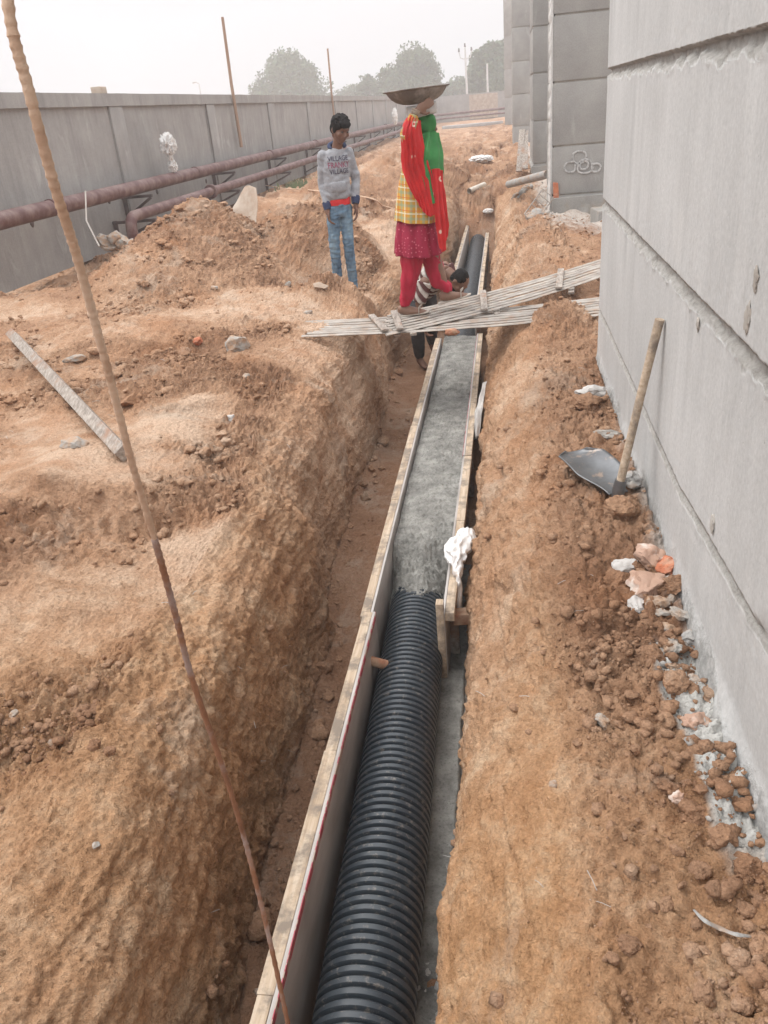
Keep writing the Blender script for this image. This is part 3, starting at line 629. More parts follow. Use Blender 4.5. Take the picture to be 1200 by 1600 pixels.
# pipes
def pipe_path(pts, rad=.35, n=8):
    out = [Vector(pts[0])]
    for i in range(1, len(pts)-1):
        a, b, c = Vector(pts[i-1]), Vector(pts[i]), Vector(pts[i+1]); d1 = (a-b).normalized(); d2 = (c-b).normalized()
        p0 = b+d1*rad; p2 = b+d2*rad
        for k in range(n+1): t = k/n; out.append(p0*(1-t)**2+b*2*t*(1-t)+p2*t*t)
    out.append(Vector(pts[-1])); return out
up_ = empty('water_pipe', (-6.15, 10, .8)); mb = MB(); mb.tube(pipe_path([(-6.15, -5, .83), (-6.15, 40, .8), (-6.1, 80.6, .72), (9, 81.6, .85)], .6), .108, 24); mb.build('pipe', M_pipe, up_)
for yy_ in (10.9, 16.7, 22.5, 28.3, 34.1, 46): mb = MB(); mb.tube([(-6.15, yy_, .825), (-6.15, yy_+.035, .825)], .114, 24); mb.build('weld_collar', M_pipe, up_)
tag(up_, 'upper long red oxide pipe running along the boundary wall', 'pipe')
lp = empty('water_pipe', (-5.88, 12.7, .4)); mb = MB(); mb.tube(pipe_path([(-5.9, 12.75, -.3), (-5.9, 12.75, .45), (-5.9, 40, .43), (-5.85, 80.2, .40), (9, 81.2, .45)], .22, 10), .088, 24); mb.build('pipe', M_pipe, lp)
mb = MB(); mb.tube([(-5.9, 16.72, .448), (-5.9, 16.76, .448)], .135, 24); mb.tube([(-5.9, 16.775, .448), (-5.9, 16.815, .448)], .135, 24); mb.build('flange', M_pipe, lp)
mb = MB(); mb.tube([(-5.9, 12.75, .19), (-5.9, 12.75, .22)], .094, 24); mb.build('elbow_collar', M_pipe, lp)
tag(lp, 'lower red oxide pipe that bends down into the ground by the rubble', 'pipe')
def bracket(y, zt, x1, label):
    o = empty('pipe_bracket', (-6.5, y, zt)); mb = MB(); mb.beam((-6.53, y, zt), (x1, y, zt), .05, .045); mb.build('arm', M_bracket, o)
    mb = MB(); mb.beam((x1-.03, y, zt-.03), (-6.5, y, zt-.32), .045, .04); mb.build('strut', M_bracket, o)
    mb = MB(); mb.beam((-6.49, y, zt+.03), (-6.49, y, zt-.42), .07, .03); mb.build('post', M_bracket, o)
    tag(o, label, 'bracket', 'steel brackets carrying the pipes'); return o
places = {9.2: 'nearest bracket, left of the rebar', 14: 'behind the elbow of the lower pipe', 18.8: 'just right of the white tied bag'}
ORD = 'first second third fourth fifth sixth seventh eighth ninth tenth eleventh twelfth thirteenth fourteenth'.split()
for k in range(14):
    y0 = 9.2+4.8*k
    lab = ['nearest of the steel brackets under the upper pipe, behind the rubble', 'dark steel bracket under the upper pipe just above the lower pipe elbow', 'dark steel bracket under the upper pipe right of the white bag'][k] if k < 3 else 'small steel bracket under the upper pipe, '+ORD[k]+' from the near end of the wall'
    bracket(y0, .66, -5.98, lab)
    if y0 > 13: bracket(y0-.55, .32, -5.76, 'dark steel bracket right beside the elbow of the lower pipe' if k == 1 else ('dark steel bracket under the lower pipe next to the tan board' if k == 2 else 'small steel bracket under the lower pipe, '+ORD[k-1]+' counted from its elbow'))
# scaffold poles fixed to the wall
for (yy_, z0, z1, lab) in [(21.0, 1.1, 3.85, 'tall brown pole standing up above the wall, left of the boy'), (33.5, .8, 3.8, 'thinner brown pole rising above the wall in front of the first tree')]:
    mb = MB(); mb.tube([(-6.42, yy_, z0), (-6.43, yy_-.02, (z0+z1)/2), (-6.42, yy_+.03, z1)], [.04, .037, .033], 10); o = mb.build('bamboo_pole', M_pole); tag(o, lab, 'pole')

# ================================================================== HOUSE OF THE TRENCH: pipe, boards, concrete
def pipex(y): return np.interp(y, [.3, 1.3, 3.5, 8, 16.5], [-.435, -.450, -.495, -.50, -.53])
ring = []; PR = .152; pitch = .034; y = .45
prof = [(0, -.016), (.26, -.016), (.33, -.003), (.38, 0), (.86, .0), (.93, -.003)]
while y < 16.45:
    for (t, dr) in prof: ring.append((y+t*pitch, PR+dr))
    y += pitch
n = 56; V = []; a = np.arange(n)*2*math.pi/n
for (yy_, r) in ring:
    V.append(np.stack([pipex(yy_)+r*np.cos(a), np.full(n, yy_), -.755+r*np.sin(a)], -1))
cp = empty('corrugated_pipe', (-.48, 1, -.9)); V = np.concatenate(V); me = npmesh('pipe_shell', V-np.array(cp.location), gridfaces(len(ring), n, True)[:, ::-1])
link('pipe_shell', me, M_hdpe, cp); me.set_sharp_from_angle(angle=R_(38))
tag(cp, 'long black ribbed plastic pipe lying along the bottom of the trench', 'pipe')
# poured concrete between the boards, slumping over the pipe at its near end
def pour():
    yy = np.concatenate([np.arange(3.22, 9.0, .008)]); xx = np.linspace(-.655, -.318, 56); Yg, Xg = np.meshgrid(yy, xx, indexing='ij')
    ctr = np.exp(-((Xg+.49)/.13)**2)
    top = -.555+.012*np.sin(Yg*1.7)+.008*ctr
    e0 = 3.57+.018*np.sin(Xg*31+1)+.02*pn(np.stack([Xg*12, Yg*6, Xg*0], -1).reshape(-1, 3)).reshape(Xg.shape)
    f = sst(0, .42, Yg-e0+.10*ctr); z = -.93+(top+.93)*f
    pz_ = -.755+np.sqrt(np.clip(.150**2-(Xg+.495)**2, 0, 1)); z = np.where(f > .004, np.maximum(z, pz_-.006+.05*np.minimum(f*2.2, .5)), z)
    f2 = 1-sst(8.3, 8.8, Yg); z = -.93+(z+.93)*f2
    p = np.stack([Xg, Yg, z], -1).reshape(-1, 3); sh = Xg.shape
    amp = 1+1.6*np.exp(-((Yg-3.6)/.35)**2)
    z = z+amp*(.012*np.abs(pn(p*22).reshape(sh))+.008*pn(p*8).reshape(sh)+.020*np.abs(pn(p*40+3).reshape(sh))*sst(-.3, .3, pn(p*3+9).reshape(sh))+.008*pn(p*75).reshape(sh))
    return npmesh('poured_concrete', np.stack([Xg, Yg, z], -1).reshape(-1, 3), gridfaces(*sh)[:, ::-1])
o = link('poured_concrete', pour(), M_wet); tag(o, 'fresh grey concrete poured between the boards over the pipe', 'concrete')
def blind():
    yy = np.arange(.4, 4.3, .012); xx = np.linspace(-.36, -.20, 22); Yg, Xg = np.meshgrid(yy, xx, indexing='ij'); p = np.stack([Xg, Yg, Yg*0], -1).reshape(-1, 3); sh = Xg.shape
    ed = sst(-.205, -.235, Xg+.012*pn(p*7).reshape(sh)+.008*pn(p*20).reshape(sh)); z = -.905+.045*ed-.09*(1-ed)+.010*pn(p*9).reshape(sh)+.018*np.abs(pn(p*28).reshape(sh))*sst(-.28, -.22, Xg)+.004*pn(p*60).reshape(sh)-.05*sst(.05, .25, pn(np.stack([Xg*2, Yg*1.3, Xg*0], -1).reshape(-1, 3)+5.5).reshape(sh))
    z += -.06*sst(.02, .10, pn(np.stack([Xg*0, Yg*1.1, Xg*0], -1).reshape(-1, 3)+5.5).reshape(sh)-.02)*0
    return npmesh('blinding', np.stack([Xg, Yg, z], -1).reshape(-1, 3), gridfaces(*sh)[:, ::-1])
o = link('concrete_bedding', blind(), M_wet); tag(o, 'thin strip of grey concrete bedding on the trench floor beside the pipe', 'concrete')
# shuttering boards
def form_board(pts, side, ztop, hgt, label, red=False, ends=()):
    """pts: (x, y) of the inner face; side -1 = left board, +1 = right board"""
    o = empty('shuttering_board', (pts[0][0], pts[0][1], ztop-hgt)); a = Vector((*pts[0], 0)); b = Vector((*pts[1], 0))
    up = Vector((0, 0, 1)); z = ztop-hgt/2
    mb = MB(); off = Vector((side*.006, 0, 0)); mb.beam(a+off+up*z, b+off+up*z, .012, hgt, .001); mb.build('plywood_face', M_ply, o)
    off = Vector((side*(.0125+.023), 0, 0)); mb = MB(); L = (b-a).length; n = max(1, int(L/.9))
    for k in range(n):
        p = a.lerp(b, k/n); q_ = a.lerp(b, (k+1)/n); j = Vector((0, 0, .003*math.sin(k*2.3)))
        mb.beam(p+off+up*(ztop-.022)+j, q_+off+up*(ztop-.022)+j, .044+.004*math.sin(k*1.7), .046, .003)
    mb.build('timber_rail', M_timber, o)
    if red:
        mb = MB(); off = Vector((-side*.0015, 0, 0)); mb.beam(a+off+up*(ztop-.012), b+off+up*(ztop-.018), .003, .028, 0); mb.build('red_edge', M_red, o)
    off = Vector((side*(.0125+.02), 0, 0)); k = .25
    while k < L:
        p = a.lerp(b, k/L)+off; mb = MB(); mb.beam(p+up*(ztop-.05), p+up*(ztop-hgt-.03), .045, .038, .003); mb.build('stud', M_timberd, o); k += 1.1
    tag(o, label, 'shuttering board', 'timber shuttering boards lining the poured concrete'); return o
form_board([(-.645, .35), (-.640, 3.12)], -1, -.47, .43, 'nearest left shuttering board with a red-stained upper edge beside the bare pipe', True)
form_board([(-.655, 3.10), (-.668, 5.6)], -1, -.485, .40, 'left shuttering board along the first half of the wet concrete')
form_board([(-.668, 5.62), (-.672, 8.1)], -1, -.49, .40, 'left shuttering board whose far end passes under the slatted panels')
form_board([(-.69, 9.2), (-.70, 16.3)], -1, -.46, .40, 'left shuttering board beyond the crouching worker')
form_board([(-.325, 3.13), (-.312, 5.0)], 1, -.485, .38, 'nearest right shuttering board, its end next to the white plastic')
form_board([(-.312, 5.02), (-.310, 8.2)], 1, -.485, .40, 'right shuttering board running under the slatted panels', True)
form_board([(-.36, 8.9), (-.36, 15.0)], 1, -.46, .40, 'right shuttering board beyond the slatted panels')
mb = MB(); mb.box((-.215, 3.32, -.63), (.15, .07, .06), .1, .004); o = mb.build('timber_block', M_redbrown); tag(o, 'short reddish timber block wedged between right board and bank', 'timber')
mb = MB(); mb.beam((-.335, 3.145, -.43), (-.335, 3.145, -.86), .035, .05, .003); o = mb.build('timber_post', M_timber); tag(o, 'short upright post closing the near end of the right boards', 'timber')
mb = MB(); mb.tube([(-.66, 2.92, -.60), (-.60, 2.93, -.63), (-.575, 2.94, -.64)], [.022, .024, .02], 10); o = mb.build('wooden_peg', M_redbrown); tag(o, 'small brown wooden peg poking through the left board near the pipe', 'peg')

# ================================================================== SLATTED PANELS ACROSS THE TRENCH
def slat_panel(c00, c01, c10, c11, n, label, battens, r=.014):
    """c00,c01 = left end near/far corners, c10,c11 = right end"""
    c00, c01, c10, c11 = map(Vector, (c00, c01, c10, c11)); o = empty('slatted_panel', c00); mb = MB()
    for k in range(n):
        t = k/(n-1); a = c00.lerp(c01, t); b = c10.lerp(c11, t); d_ = (b-a).normalized(); rr = random.Random(k+int(c00.x*100)); a = a-d_*rr.uniform(0, .10); b = b+d_*rr.uniform(0, .06)
        pts = []; 
        for j in range(15):
            s = j/14; p = a.lerp(b, s); p.z -= .035*math.sin(math.pi*s); p += Vector((rr.gauss(0, .002), rr.gauss(0, .002), rr.gauss(0, .0015))); pts.append(p)
        wv = (c01-c00).length/(n-1)*.27; mb.tube(pts, [r*rr.uniform(.9, 1.1)]*15, 8, ell=[(wv/r, .55)]*15, up=(0, 0, 1))
    mb.build('slats', M_slat, o)
    for s in battens:
        a = c00.lerp(c10, s); b = c01.lerp(c11, s); dz = -.035*math.sin(math.pi*s)+.024; e = (b-a).normalized()*.03
        mb = MB(); mb.beam(a-e+Vector((0, 0, dz)), b+e+Vector((0, 0, dz)), .055, .018, .002); mb.build('cross_batten', M_timberd, o)
        mb = MB(); mb.beam(a-e+Vector((.1, 0, dz-.046)), b+e+Vector((.1, 0, dz-.046)), .05, .02, .002); mb.build('under_batten', M_timberd, o)
    tag(o, label, 'slatted panel', 'slatted panels bridging the trench'); return o
slat_panel((-1.56, 6.14, .10), (-1.80, 6.70, .08), (.98, 6.14, .17), (.98, 6.66, .17), 8, 'lower pale slatted panel bridging the trench, half hidden under the other panel', [.24, .97])
slat_panel((-.86, 6.10, .10), (-.98, 6.66, .10), (.92, 7.12, .27), (1.05, 7.92, .27), 8, 'upper pale slatted panel sloping up to the right under the woman', [.02, .38, .72])
mb = MB(); mb.ball((-.42, 6.10, .085), (.07, .03, .03), None, 4, rockfn(5, .5)); 
mb.build('mud_lump', M_redbrown).parent = bpy.data.objects['slatted_panel']; bpy.data.objects['mud_lump'].location = -Vector(bpy.data.objects['slatted_panel'].location)

# ================================================================== HOE, BEAM, REBAR
hb = px_m(965, 778, 1)
P0, _n = pick(966, 776)
hoe = empty('hoe', P0); p0 = P0+Vector((0, 0, .03)); p1 = at(1030, 497, P0.y-.02); p1.x = min(p1.x, .565)
r = CR@_ray(1031, 499); t = .56/r[0]; p1 = Vector((0, 0, CAM_H))+Vector(r*t)
mb = MB(); pts = [p0.lerp(p1, k/12)+Vector((0, .012*math.sin(k/12*3.1), 0)) for k in range(13)]; mb.tube(pts, [.019, .019, .0185]+[.018]*7+[.0185, .019, .0195], 14, ell=[(1.1, .9)]*13); mb.build('handle', M_timber, hoe)
mb = MB(); d_ = (p1-p0).normalized(); mb.tube([p0-d_*.03, p0-d_*.005, p0+d_*.02, p0+d_*.045], [.027, .028, .026, .024], 16); mb.build('socket', M_hoe, hoe)
tip, _n = pick(893, 722)
bl = MB(); rr = 22; cc_ = 18; ax = (tip-p0); ax.z = 0; Lb = ax.length; axn = ax.normalized(); sdv = Vector((-axn.y, axn.x, 0)); V = []
for i in range(rr):
    t = i/(rr-1); wd = .040+.062*sst(0, .40, np.array(t))-.058*sst(.84, 1.02, np.array(t)); 
    for j in range(cc_):
        s = 2*j/(cc_-1)-1; z = .018+(tip.z-P0.z+.065)*t+.022*math.sin(t*3.1)-.030*(1-s*s)*min(1, t*2)
        V.append(P0+axn*(Lb*(t**.95)*(1-.10*s*s*t))+sdv*s*float(wd)*1.05+Vector((0, 0, z)))
bl.add(V, [tuple(f) for f in gridfaces(rr, cc_)]); o = bl.build('blade', M_hoe, hoe); bake(o, [('SOLIDIFY', dict(thickness=.004))])
tag(hoe, 'hoe with a wide worn steel blade and wooden handle leaning on the pale wall', 'hoe')

pa, _ = pick(22, 535); pb, _ = pick(197, 722)
pa = pa+Vector((0, 0, .07)); pb = pb+Vector((0, 0, .05)); mb = MB(); mb.beam(pa, pb, .07, .07, .005, roll=.6); o = mb.build('timber_beam', M_timberd)
bake(o, [('SUBSURF', dict(levels=1, subdivision_type='SIMPLE'))]); o.data.polygons.foreach_set('use_smooth', [False]*len(o.data.polygons)); tag(o, 'long grey weathered timber beam lying on the left bank', 'beam')

rp = [(5, -260, .60), (12, 0, .62), (46, 145, .65), (85, 290, .70), (120, 400, .76), (150, 510, .83), (178, 615, .90), (205, 720, .98), (232, 810, 1.05), (255, 890, 1.12), (278, 975, 1.20), (300, 1060, 1.28), (345, 1190, 1.42), (372, 1275, 1.50), (395, 1360, 1.57), (424, 1480, 1.64), (450, 1600, 1.70), (478, 1730, 1.78)]
rpts = [Vector((0, 0, CAM_H))+Vector(CR@(_ray(u, v)*dd)) for u, v, dd in rp]
rpts.append(rpts[-1]+(rpts[-1]-rpts[-2])*2.2)
def spline(pts, n):
    out = []
    for i in range(len(pts)-1):
        p0_, p1_, p2_, p3_ = pts[max(i-1, 0)], pts[i], pts[i+1], pts[min(i+2, len(pts)-1)]
        for k in range(n):
            t = k/n; out.append(.5*((2*p1_)+(p2_-p0_)*t+(2*p0_-5*p1_+4*p2_-p3_)*t*t+(3*p1_-p0_-3*p2_+p3_)*t**3))
    out.append(pts[-1]); return out
sp = spline(rpts, 36); rod = empty('rebar_rod', rpts[-1]); ncoat = int(len(sp)*.47); mb = MB(); rad = [(.0046+.0009*max(0, math.sin(k*1.15)) if k > ncoat-3 else .0032) for k in range(len(sp))]
mb.tube(sp, rad, 12); mb.build('steel_bar', M_rust, rod)
mb = MB(); sp2 = sp[:ncoat]; rad = []
for k in range(ncoat):
    e = mn.noise(Vector((k*.13, 3, 0)))*.0005+mn.noise(Vector((k*.7, 1, 0)))*.0006; rad.append(.0044+e+.0007*max(0, math.sin(k*1.35)))
    if k > ncoat-9: rad[-1] *= .55+.05*(ncoat-k)
mb.tube(sp2, rad, 14); o = mb.build('mud_coating', M_mud, rod)
tag(rod, 'bent steel reinforcing bar rising across the foreground, its upper half caked in mud', 'rebar')

# ================================================================== PEOPLE
def basis(fwd, up=(0, 0, 1)):
    f = Vector(fwd).normalized(); u_ = Vector(up).normalized(); r = f.cross(u_).normalized(); u_ = r.cross(f).normalized()
    return Matrix((r, f, u_)).transposed()          # columns: right, forward, up
def head(mb, c, B, s=1., ears=True):
    W = lambda x, y, z: Vector(c)+B@Vector((x*s, y*s, z*s)); Br = B.to_3x3()
    mb.ball(W(0, -.012, .028), (.074*s, .093*s, .088*s), Br); mb.ball(W(0, .018, -.02), (.064*s, .070*s, .075*s), Br)
    mb.ball(W(0, .040, -.072), (.036*s, .038*s, .032*s), Br); mb.ball(W(0, -.05, -.05), (.05*s, .045*s, .06*s), Br)
    mb.tube([W(0, .084, .018), W(0, .097, -.005), W(0, .108, -.022)], [.008*s, .011*s, .015*s], 10); mb.ball(W(0, .094, -.026), (.019*s, .013*s, .009*s), Br)
    mb.ball(W(0, .078, .035), (.048*s, .016*s, .010*s), Br)
    for k in (-1, 1):
        mb.ball(W(k*.042, .058, -.018), (.022*s, .022*s, .024*s), Br)
        if ears: mb.ball(W(k*.076, -.012, -.005), (.009*s, .020*s, .032*s), Br@Matrix.Rotation(.2*k, 3, 'Z'))
    mb.ball(W(0, .082, -.050), (.025*s, .012*s, .007*s), Br); mb.ball(W(0, .079, -.062), (.021*s, .012*s, .008*s), Br)
def eyes(c, B, s, parent):
    for k in (-1, 1):
        mb = MB(); mb.ball(Vector(c)+B@Vector((k*.030*s, .078*s, .012*s)), (.012*s, .008*s, .006*s), B.to_3x3(), 3); mb.build('eye', M_eye, parent)
def arm(mb, S, E, W_, r=(.052, .044, .040, .036, .027)):
    S, E, W_ = map(Vector, (S, E, W_)); mb.ball(S, r[0]*1.02, None, 3); mb.ball(S.lerp(W_, .02)+Vector((0, 0, -.01)), r[0], None, 3); mb.tube([S, S.lerp(E, .5), E, E.lerp(W_, .35), W_], list(r), 14)
def hand(mb, W_, d_, n, curl=.5, s=1., side=1):
    """wrist point, direction of the fingers, palm normal"""
    d_ = Vector(d_).normalized(); n = Vector(n).normalized(); t = d_.cross(n).normalized()*side; n = t.cross(d_).normalized()*side; W_ = Vector(W_)
    Bm = Matrix((t, d_, n)).transposed(); c = W_+d_*.045*s
    mb.tube([W_-d_*.02*s, W_+d_*.02*s], [.025*s, .026*s], 12, ell=[(1, 1)]*2); mb.ball(c, (.038*s, .048*s, .015*s), Bm)
    for k, (o_, L) in enumerate([(-.027, .070), (-.009, .080), (.009, .076), (.026, .060)]):
        b = W_+d_*.082*s+t*o_*s; pts = [b]; ang = curl*.3; p = b
        for j in range(3):
            ang += curl*.55; seg = L*s*(.45, .31, .24)[j]; p = p+(d_*math.cos(ang)+n*math.sin(ang))*seg; pts.append(p)
        mb.tube(pts, [.0095*s, .009*s, .0082*s, .0070*s], 9)
    b = W_+d_*.03*s-t*.03*s; p1_ = b+(-t*.7+d_*.7+n*.25).normalized()*.035*s; p2_ = p1_+(-t*.25+d_*.9+n*.35).normalized()*.032*s; mb.tube([b, p1_, p2_], [.014*s, .011*s, .009*s], 9)
def foot(mb, A, d_, L=.25, s=1.):
    A = Vector(A); d_ = Vector(d_).normalized(); u_ = Vector((0, 0, 1)); sd_ = d_.cross(u_).normalized()
    mb.tube([A-d_*.055*s, A-d_*.03, A+d_*.03-u_*.02, A+d_*.10-u_*.035, A+d_*.155-u_*.045, A+d_*.185-u_*.05], [x_*s for x_ in (.030, .040, .042, .036, .028, .016)], 14, ell=[(.85, 1), (.9, 1), (.95, 1), (1.15, .8), (1.35, .6), (1.2, .5)], up=(0, 0, 1))
def torso(mb, pts, w_, dd, fwd, n=22):
    mb.tube(pts, [1]*len(pts), n, ell=[(a, b) for a, b in zip(w_, dd)], up=fwd)

# ---- boy in grey hoodie
def boy():
    y = 8.57; g0 = gzat(-1.72, y); o = empty('person', (-1.70, y, g0)); F = Vector((.35, -1, 0)).normalized(); Rt = F.cross(Vector((0, 0, 1))).normalized()
    # Rt = his right... F x Z: for a figure facing -Y this is -X (screen left)
    hc = Vector((-1.585, y-.05, 1.50)); HB = basis((.62, -.72, -.42), (.12, 0, 1))
    ShR = Vector((-1.795, y-.02, 1.285)); ShL = Vector((-1.545, y+.07, 1.285)); ElR = Vector((-1.835, y+.0, 1.02)); ElL = Vector((-1.505, y+.10, 1.03)); WrR = Vector((-1.79, y-.10, .765)); WrL = Vector((-1.515, y+.02, .785))
    pel = Vector((-1.685, y, .80)); HiR = Vector((-1.745, y-.03, .80)); HiL = Vector((-1.63, y+.03, .80)); KnR = Vector((-1.765, y-.06, .42)); KnL = Vector((-1.625, y-.01, .42)); AnR = Vector((-1.775, y+.0, .06+g0)); AnL = Vector((-1.625, y+.05, .06+g0))
    mb = MB(); head(mb, hc, HB, 1.04); mb.tube([Vector((-1.66, y+.01, 1.30)), Vector((-1.635, y-.005, 1.38)), Vector((-1.60, y-.03, 1.46))], [.058, .050, .052], 14)
    torso(mb, [pel, Vector((-1.68, y, 1.0)), Vector((-1.672, y, 1.18)), Vector((-1.665, y+.01, 1.28)), Vector((-1.66, y+.01, 1.33))], [.115, .10, .125, .125, .05], [.08, .075, .085, .075, .05], F)
    arm(mb, ShR, ElR, WrR, (.040, .037, .035, .032, .025)); arm(mb, ShL, ElL, WrL, (.040, .037, .035, .032, .025)); hand(mb, WrR, (.10, -.10, -1), (.6, .2, .1), .7, 1., 1); hand(mb, WrL, (.05, -.08, -1), (-.8, -.3, 0), .55, 1., -1)
    for H_, K, A in ((HiR, KnR, AnR), (HiL, KnL, AnL)): mb.tube([H_, H_.lerp(K, .5), K, K.lerp(A, .35), A], [.055, .052, .044, .042, .032], 14); foot(mb, A, F)
    body = fuse(mb, 'body', M_skinm, o, .007, 3); eyes(hc, HB, 1.04, o)
    # hair: cap with a tousled top
    mb = MB(); W = lambda x, y_, z: hc+HB@Vector((x, y_, z)); mb.ball(W(0, -.022, .052), (.094, .104, .088), HB.to_3x3()); mb.ball(W(0, -.065, .0), (.080, .055, .080), HB.to_3x3()); mb.ball(W(.01, .070, .082), (.066, .042, .036), HB.to_3x3()); mb.ball(W(.07, -.0, .02), (.022, .03, .05), HB.to_3x3()); mb.ball(W(-.07, -.0, .02), (.022, .03, .05), HB.to_3x3())
    for k in range(46):
        a = random.uniform(0, 6.28); e = random.uniform(.2, 1.3); dr = Vector((math.cos(a)*math.cos(e), math.sin(a)*math.cos(e), math.sin(e))); p = W(*(Vector((dr.x*.09, dr.y*.10-.02, dr.z*.088+.05)))); q_ = p+HB@(Vector((dr.x*.3+.25, dr.y*.3+.6, dr.z*.4+.1)))*.026
        mb.tube([p-(q_-p)*.4, p, q_], [.012, .011, .004], 7)
    fuse(mb, 'hair', M_hair, o, .005, 1)
    # hoodie
    mb = MB(); torso(mb, [Vector((-1.685, y-.005, .875)), Vector((-1.685, y-.01, .92)), Vector((-1.682, y-.012, 1.0)), Vector((-1.675, y, 1.14)), Vector((-1.668, y+.005, 1.24)), Vector((-1.662, y+.01, 1.305)), Vector((-1.655, y+.01, 1.345))], [.122, .134, .132, .138, .142, .105, .066], [.088, .102, .100, .104, .098, .082, .062], F)
    arm(mb, ShR, ElR, WrR+Vector((0, .02, .07)), (.056, .052, .049, .046, .041)); arm(mb, ShL, ElL, WrL+Vector((0, .0, .08)), (.054, .052, .049, .046, .040))
    hood = fuse(mb, 'hoodie', M_hood, o, .008, 14, .016, 9, (1, 1, 1.5))
    mb = MB(); c = pel+Vector((0, -.01, .19)); mb.tube([c+F*.088+Rt*.075, c+F*.100+Rt*.03, c+F*.102-Rt*.03, c+F*.092-Rt*.075], [.045, .055, .055, .045], 12, ell=[(1, .3)]*4, up=F); fuse(mb, 'pocket', M_hood, hood, .006, 2)
    for A_, B_ in ((ElR, WrR+Vector((0, .02, .045))), (ElL, WrL+Vector((0, 0, .055)))):
        d_ = (B_-A_).normalized(); mb = MB(); mb.tube([B_-d_*.045, B_-d_*.02, B_+d_*.03], [.046, .047, .038], 16); mb.build('cuff', M_navy, hood)
    mb = MB(); pts = []
    for k in range(19):
        a = -2.3+4.6*k/18; pts.append(Vector((-1.648, y+.015, 1.345))+Rt*math.sin(a)*.078-F*math.cos(a)*.062+Vector((0, 0, .012+.022*math.cos(a))))
    mb.tube(pts, [.020+.012*math.cos(-2.3+4.6*k/18) for k in range(19)], 10); fuse(mb, 'hood', M_navy, hood, .006, 2)
    mb = MB(); torso(mb, [Vector((-1.686, y, .815)), Vector((-1.686, y, .84)), Vector((-1.686, y, .885))], [.122, .125, .122], [.092, .096, .09], F, 36); mb.build('red_shirt_hem', M_redcl, o)
    mb = MB(); torso(mb, [pel+Vector((0, 0, -.10)), pel+Vector((0, 0, -.03)), pel+Vector((0, 0, .045))], [.114, .118, .114], [.088, .092, .088], F)
    for H_, K, A in ((HiR, KnR, AnR), (HiL, KnL, AnL)): mb.tube([H_, H_.lerp(K, .45), K, K.lerp(A, .4), A+Vector((0, 0, .02))], [.070, .068, .056, .052, .047], 16)
    fuse(mb, 'jeans', M_denim, o, .008, 3, .012, 12, (.7, .7, 2.2))
    for A in (AnR, AnL): mb = MB(); foot(mb, A+Vector((0, 0, -.004)), F, s=1.28); fuse(mb, 'shoe', M_dark, o, .007, 2)
    # lettering wrapped on the chest
    dg = bpy.context.evaluated_depsgraph_get(); dg.update()
    for txt, zc, sz, mt, wd in (('VILLAGE', 1.252, .047, M_letter_d, .205), ('FRANKY', 1.193, .056, M_letter_r, .215), ('VILLAGE', 1.134, .047, M_letter_d, .195)):
        cu = bpy.data.curves.new('t', 'FONT'); cu.body = txt; cu.size = 1; cu.align_x = 'CENTER'; cu.align_y = 'CENTER'; cu.offset = .008; to = bpy.data.objects.new('t', cu); COL.objects.link(to)
        dg.update(); me = bpy.data.meshes.new_from_object(to.evaluated_get(bpy.context.evaluated_depsgraph_get())); bpy.data.objects.remove(to)
        bm = bmesh.new(); bm.from_mesh(me); bmesh.ops.subdivide_edges(bm, edges=[e for e in bm.edges if e.calc_length() > .15], cuts=2, use_grid_fill=True); bmesh.ops.triangulate(bm, faces=bm.faces)
        xs = [v.co.x for v in bm.verts]; ysx = [v.co.y for v in bm.verts]; sx = wd/(max(xs)-min(xs)); sy = sz/(max(ysx)-min(ysx))*.95; cy = (max(ysx)+min(ysx))/2
        ctr = Vector((-1.672, y, zc))-Rt*.012
        for v in bm.verts:
            tw = ctr-Rt*v.co.x*sx+Vector((0, 0, (v.co.y-cy)*sy)); st_ = tw+F*.4; ol = Vector(o.location)
            ok, loc, no, _ = hood.ray_cast(st_-ol, -F); v.co = (loc+F*.0045) if ok else (tw+F*.1-ol)
        bm.to_mesh(me); bm.free(); me.name = 'lettering'; link('lettering', me, mt, hood)
    tag(o, 'boy in a grey lettered hoodie and faded jeans standing on the left bank looking down', 'person'); return o
boy()

# ---- woman carrying a basin
def sheet(rows, name, mat, parent, nu=60, nv=34, fold=.012, fr=26, thick=.004, seed=0):
    """rows: list of lists of control points (same count), lofted smoothly"""
    R2 = []
    for r in rows: R2.append(spline([Vector(p) for p in r], max(1, nv//(len(r)-1))))
    m = len(R2[0]); cols = [spline([R2[i][j] for i in range(len(R2))], max(1, nu//(len(R2)-1))) for j in range(m)]; n = len(cols[0]); V = []
    for i in range(n):
        for j in range(m):
            p = cols[j][i]; a = cols[min(j+1, m-1)][i]-cols[max(j-1, 0)][i]; b = cols[j][min(i+1, n-1)]-cols[j][max(i-1, 0)]; nn = a.cross(b); nn = nn.normalized() if nn.length > 1e-9 else Vector((0, -1, 0))
            s = j/(m-1); V.append(p+nn*fold*(math.sin(s*fr+1.5*mn.noise(Vector((i*.06, s*2, seed))))+.8*mn.noise(Vector((i*.09, s*6, seed+4)))))
    mb = MB(); mb.add(V, [tuple(f) for f in gridfaces(n, m)]); o = mb.build(name, mat, parent, sharp=80); bake(o, [('SOLIDIFY', dict(thickness=thick, offset=0)), ('SUBSURF', dict(levels=1))]); return o
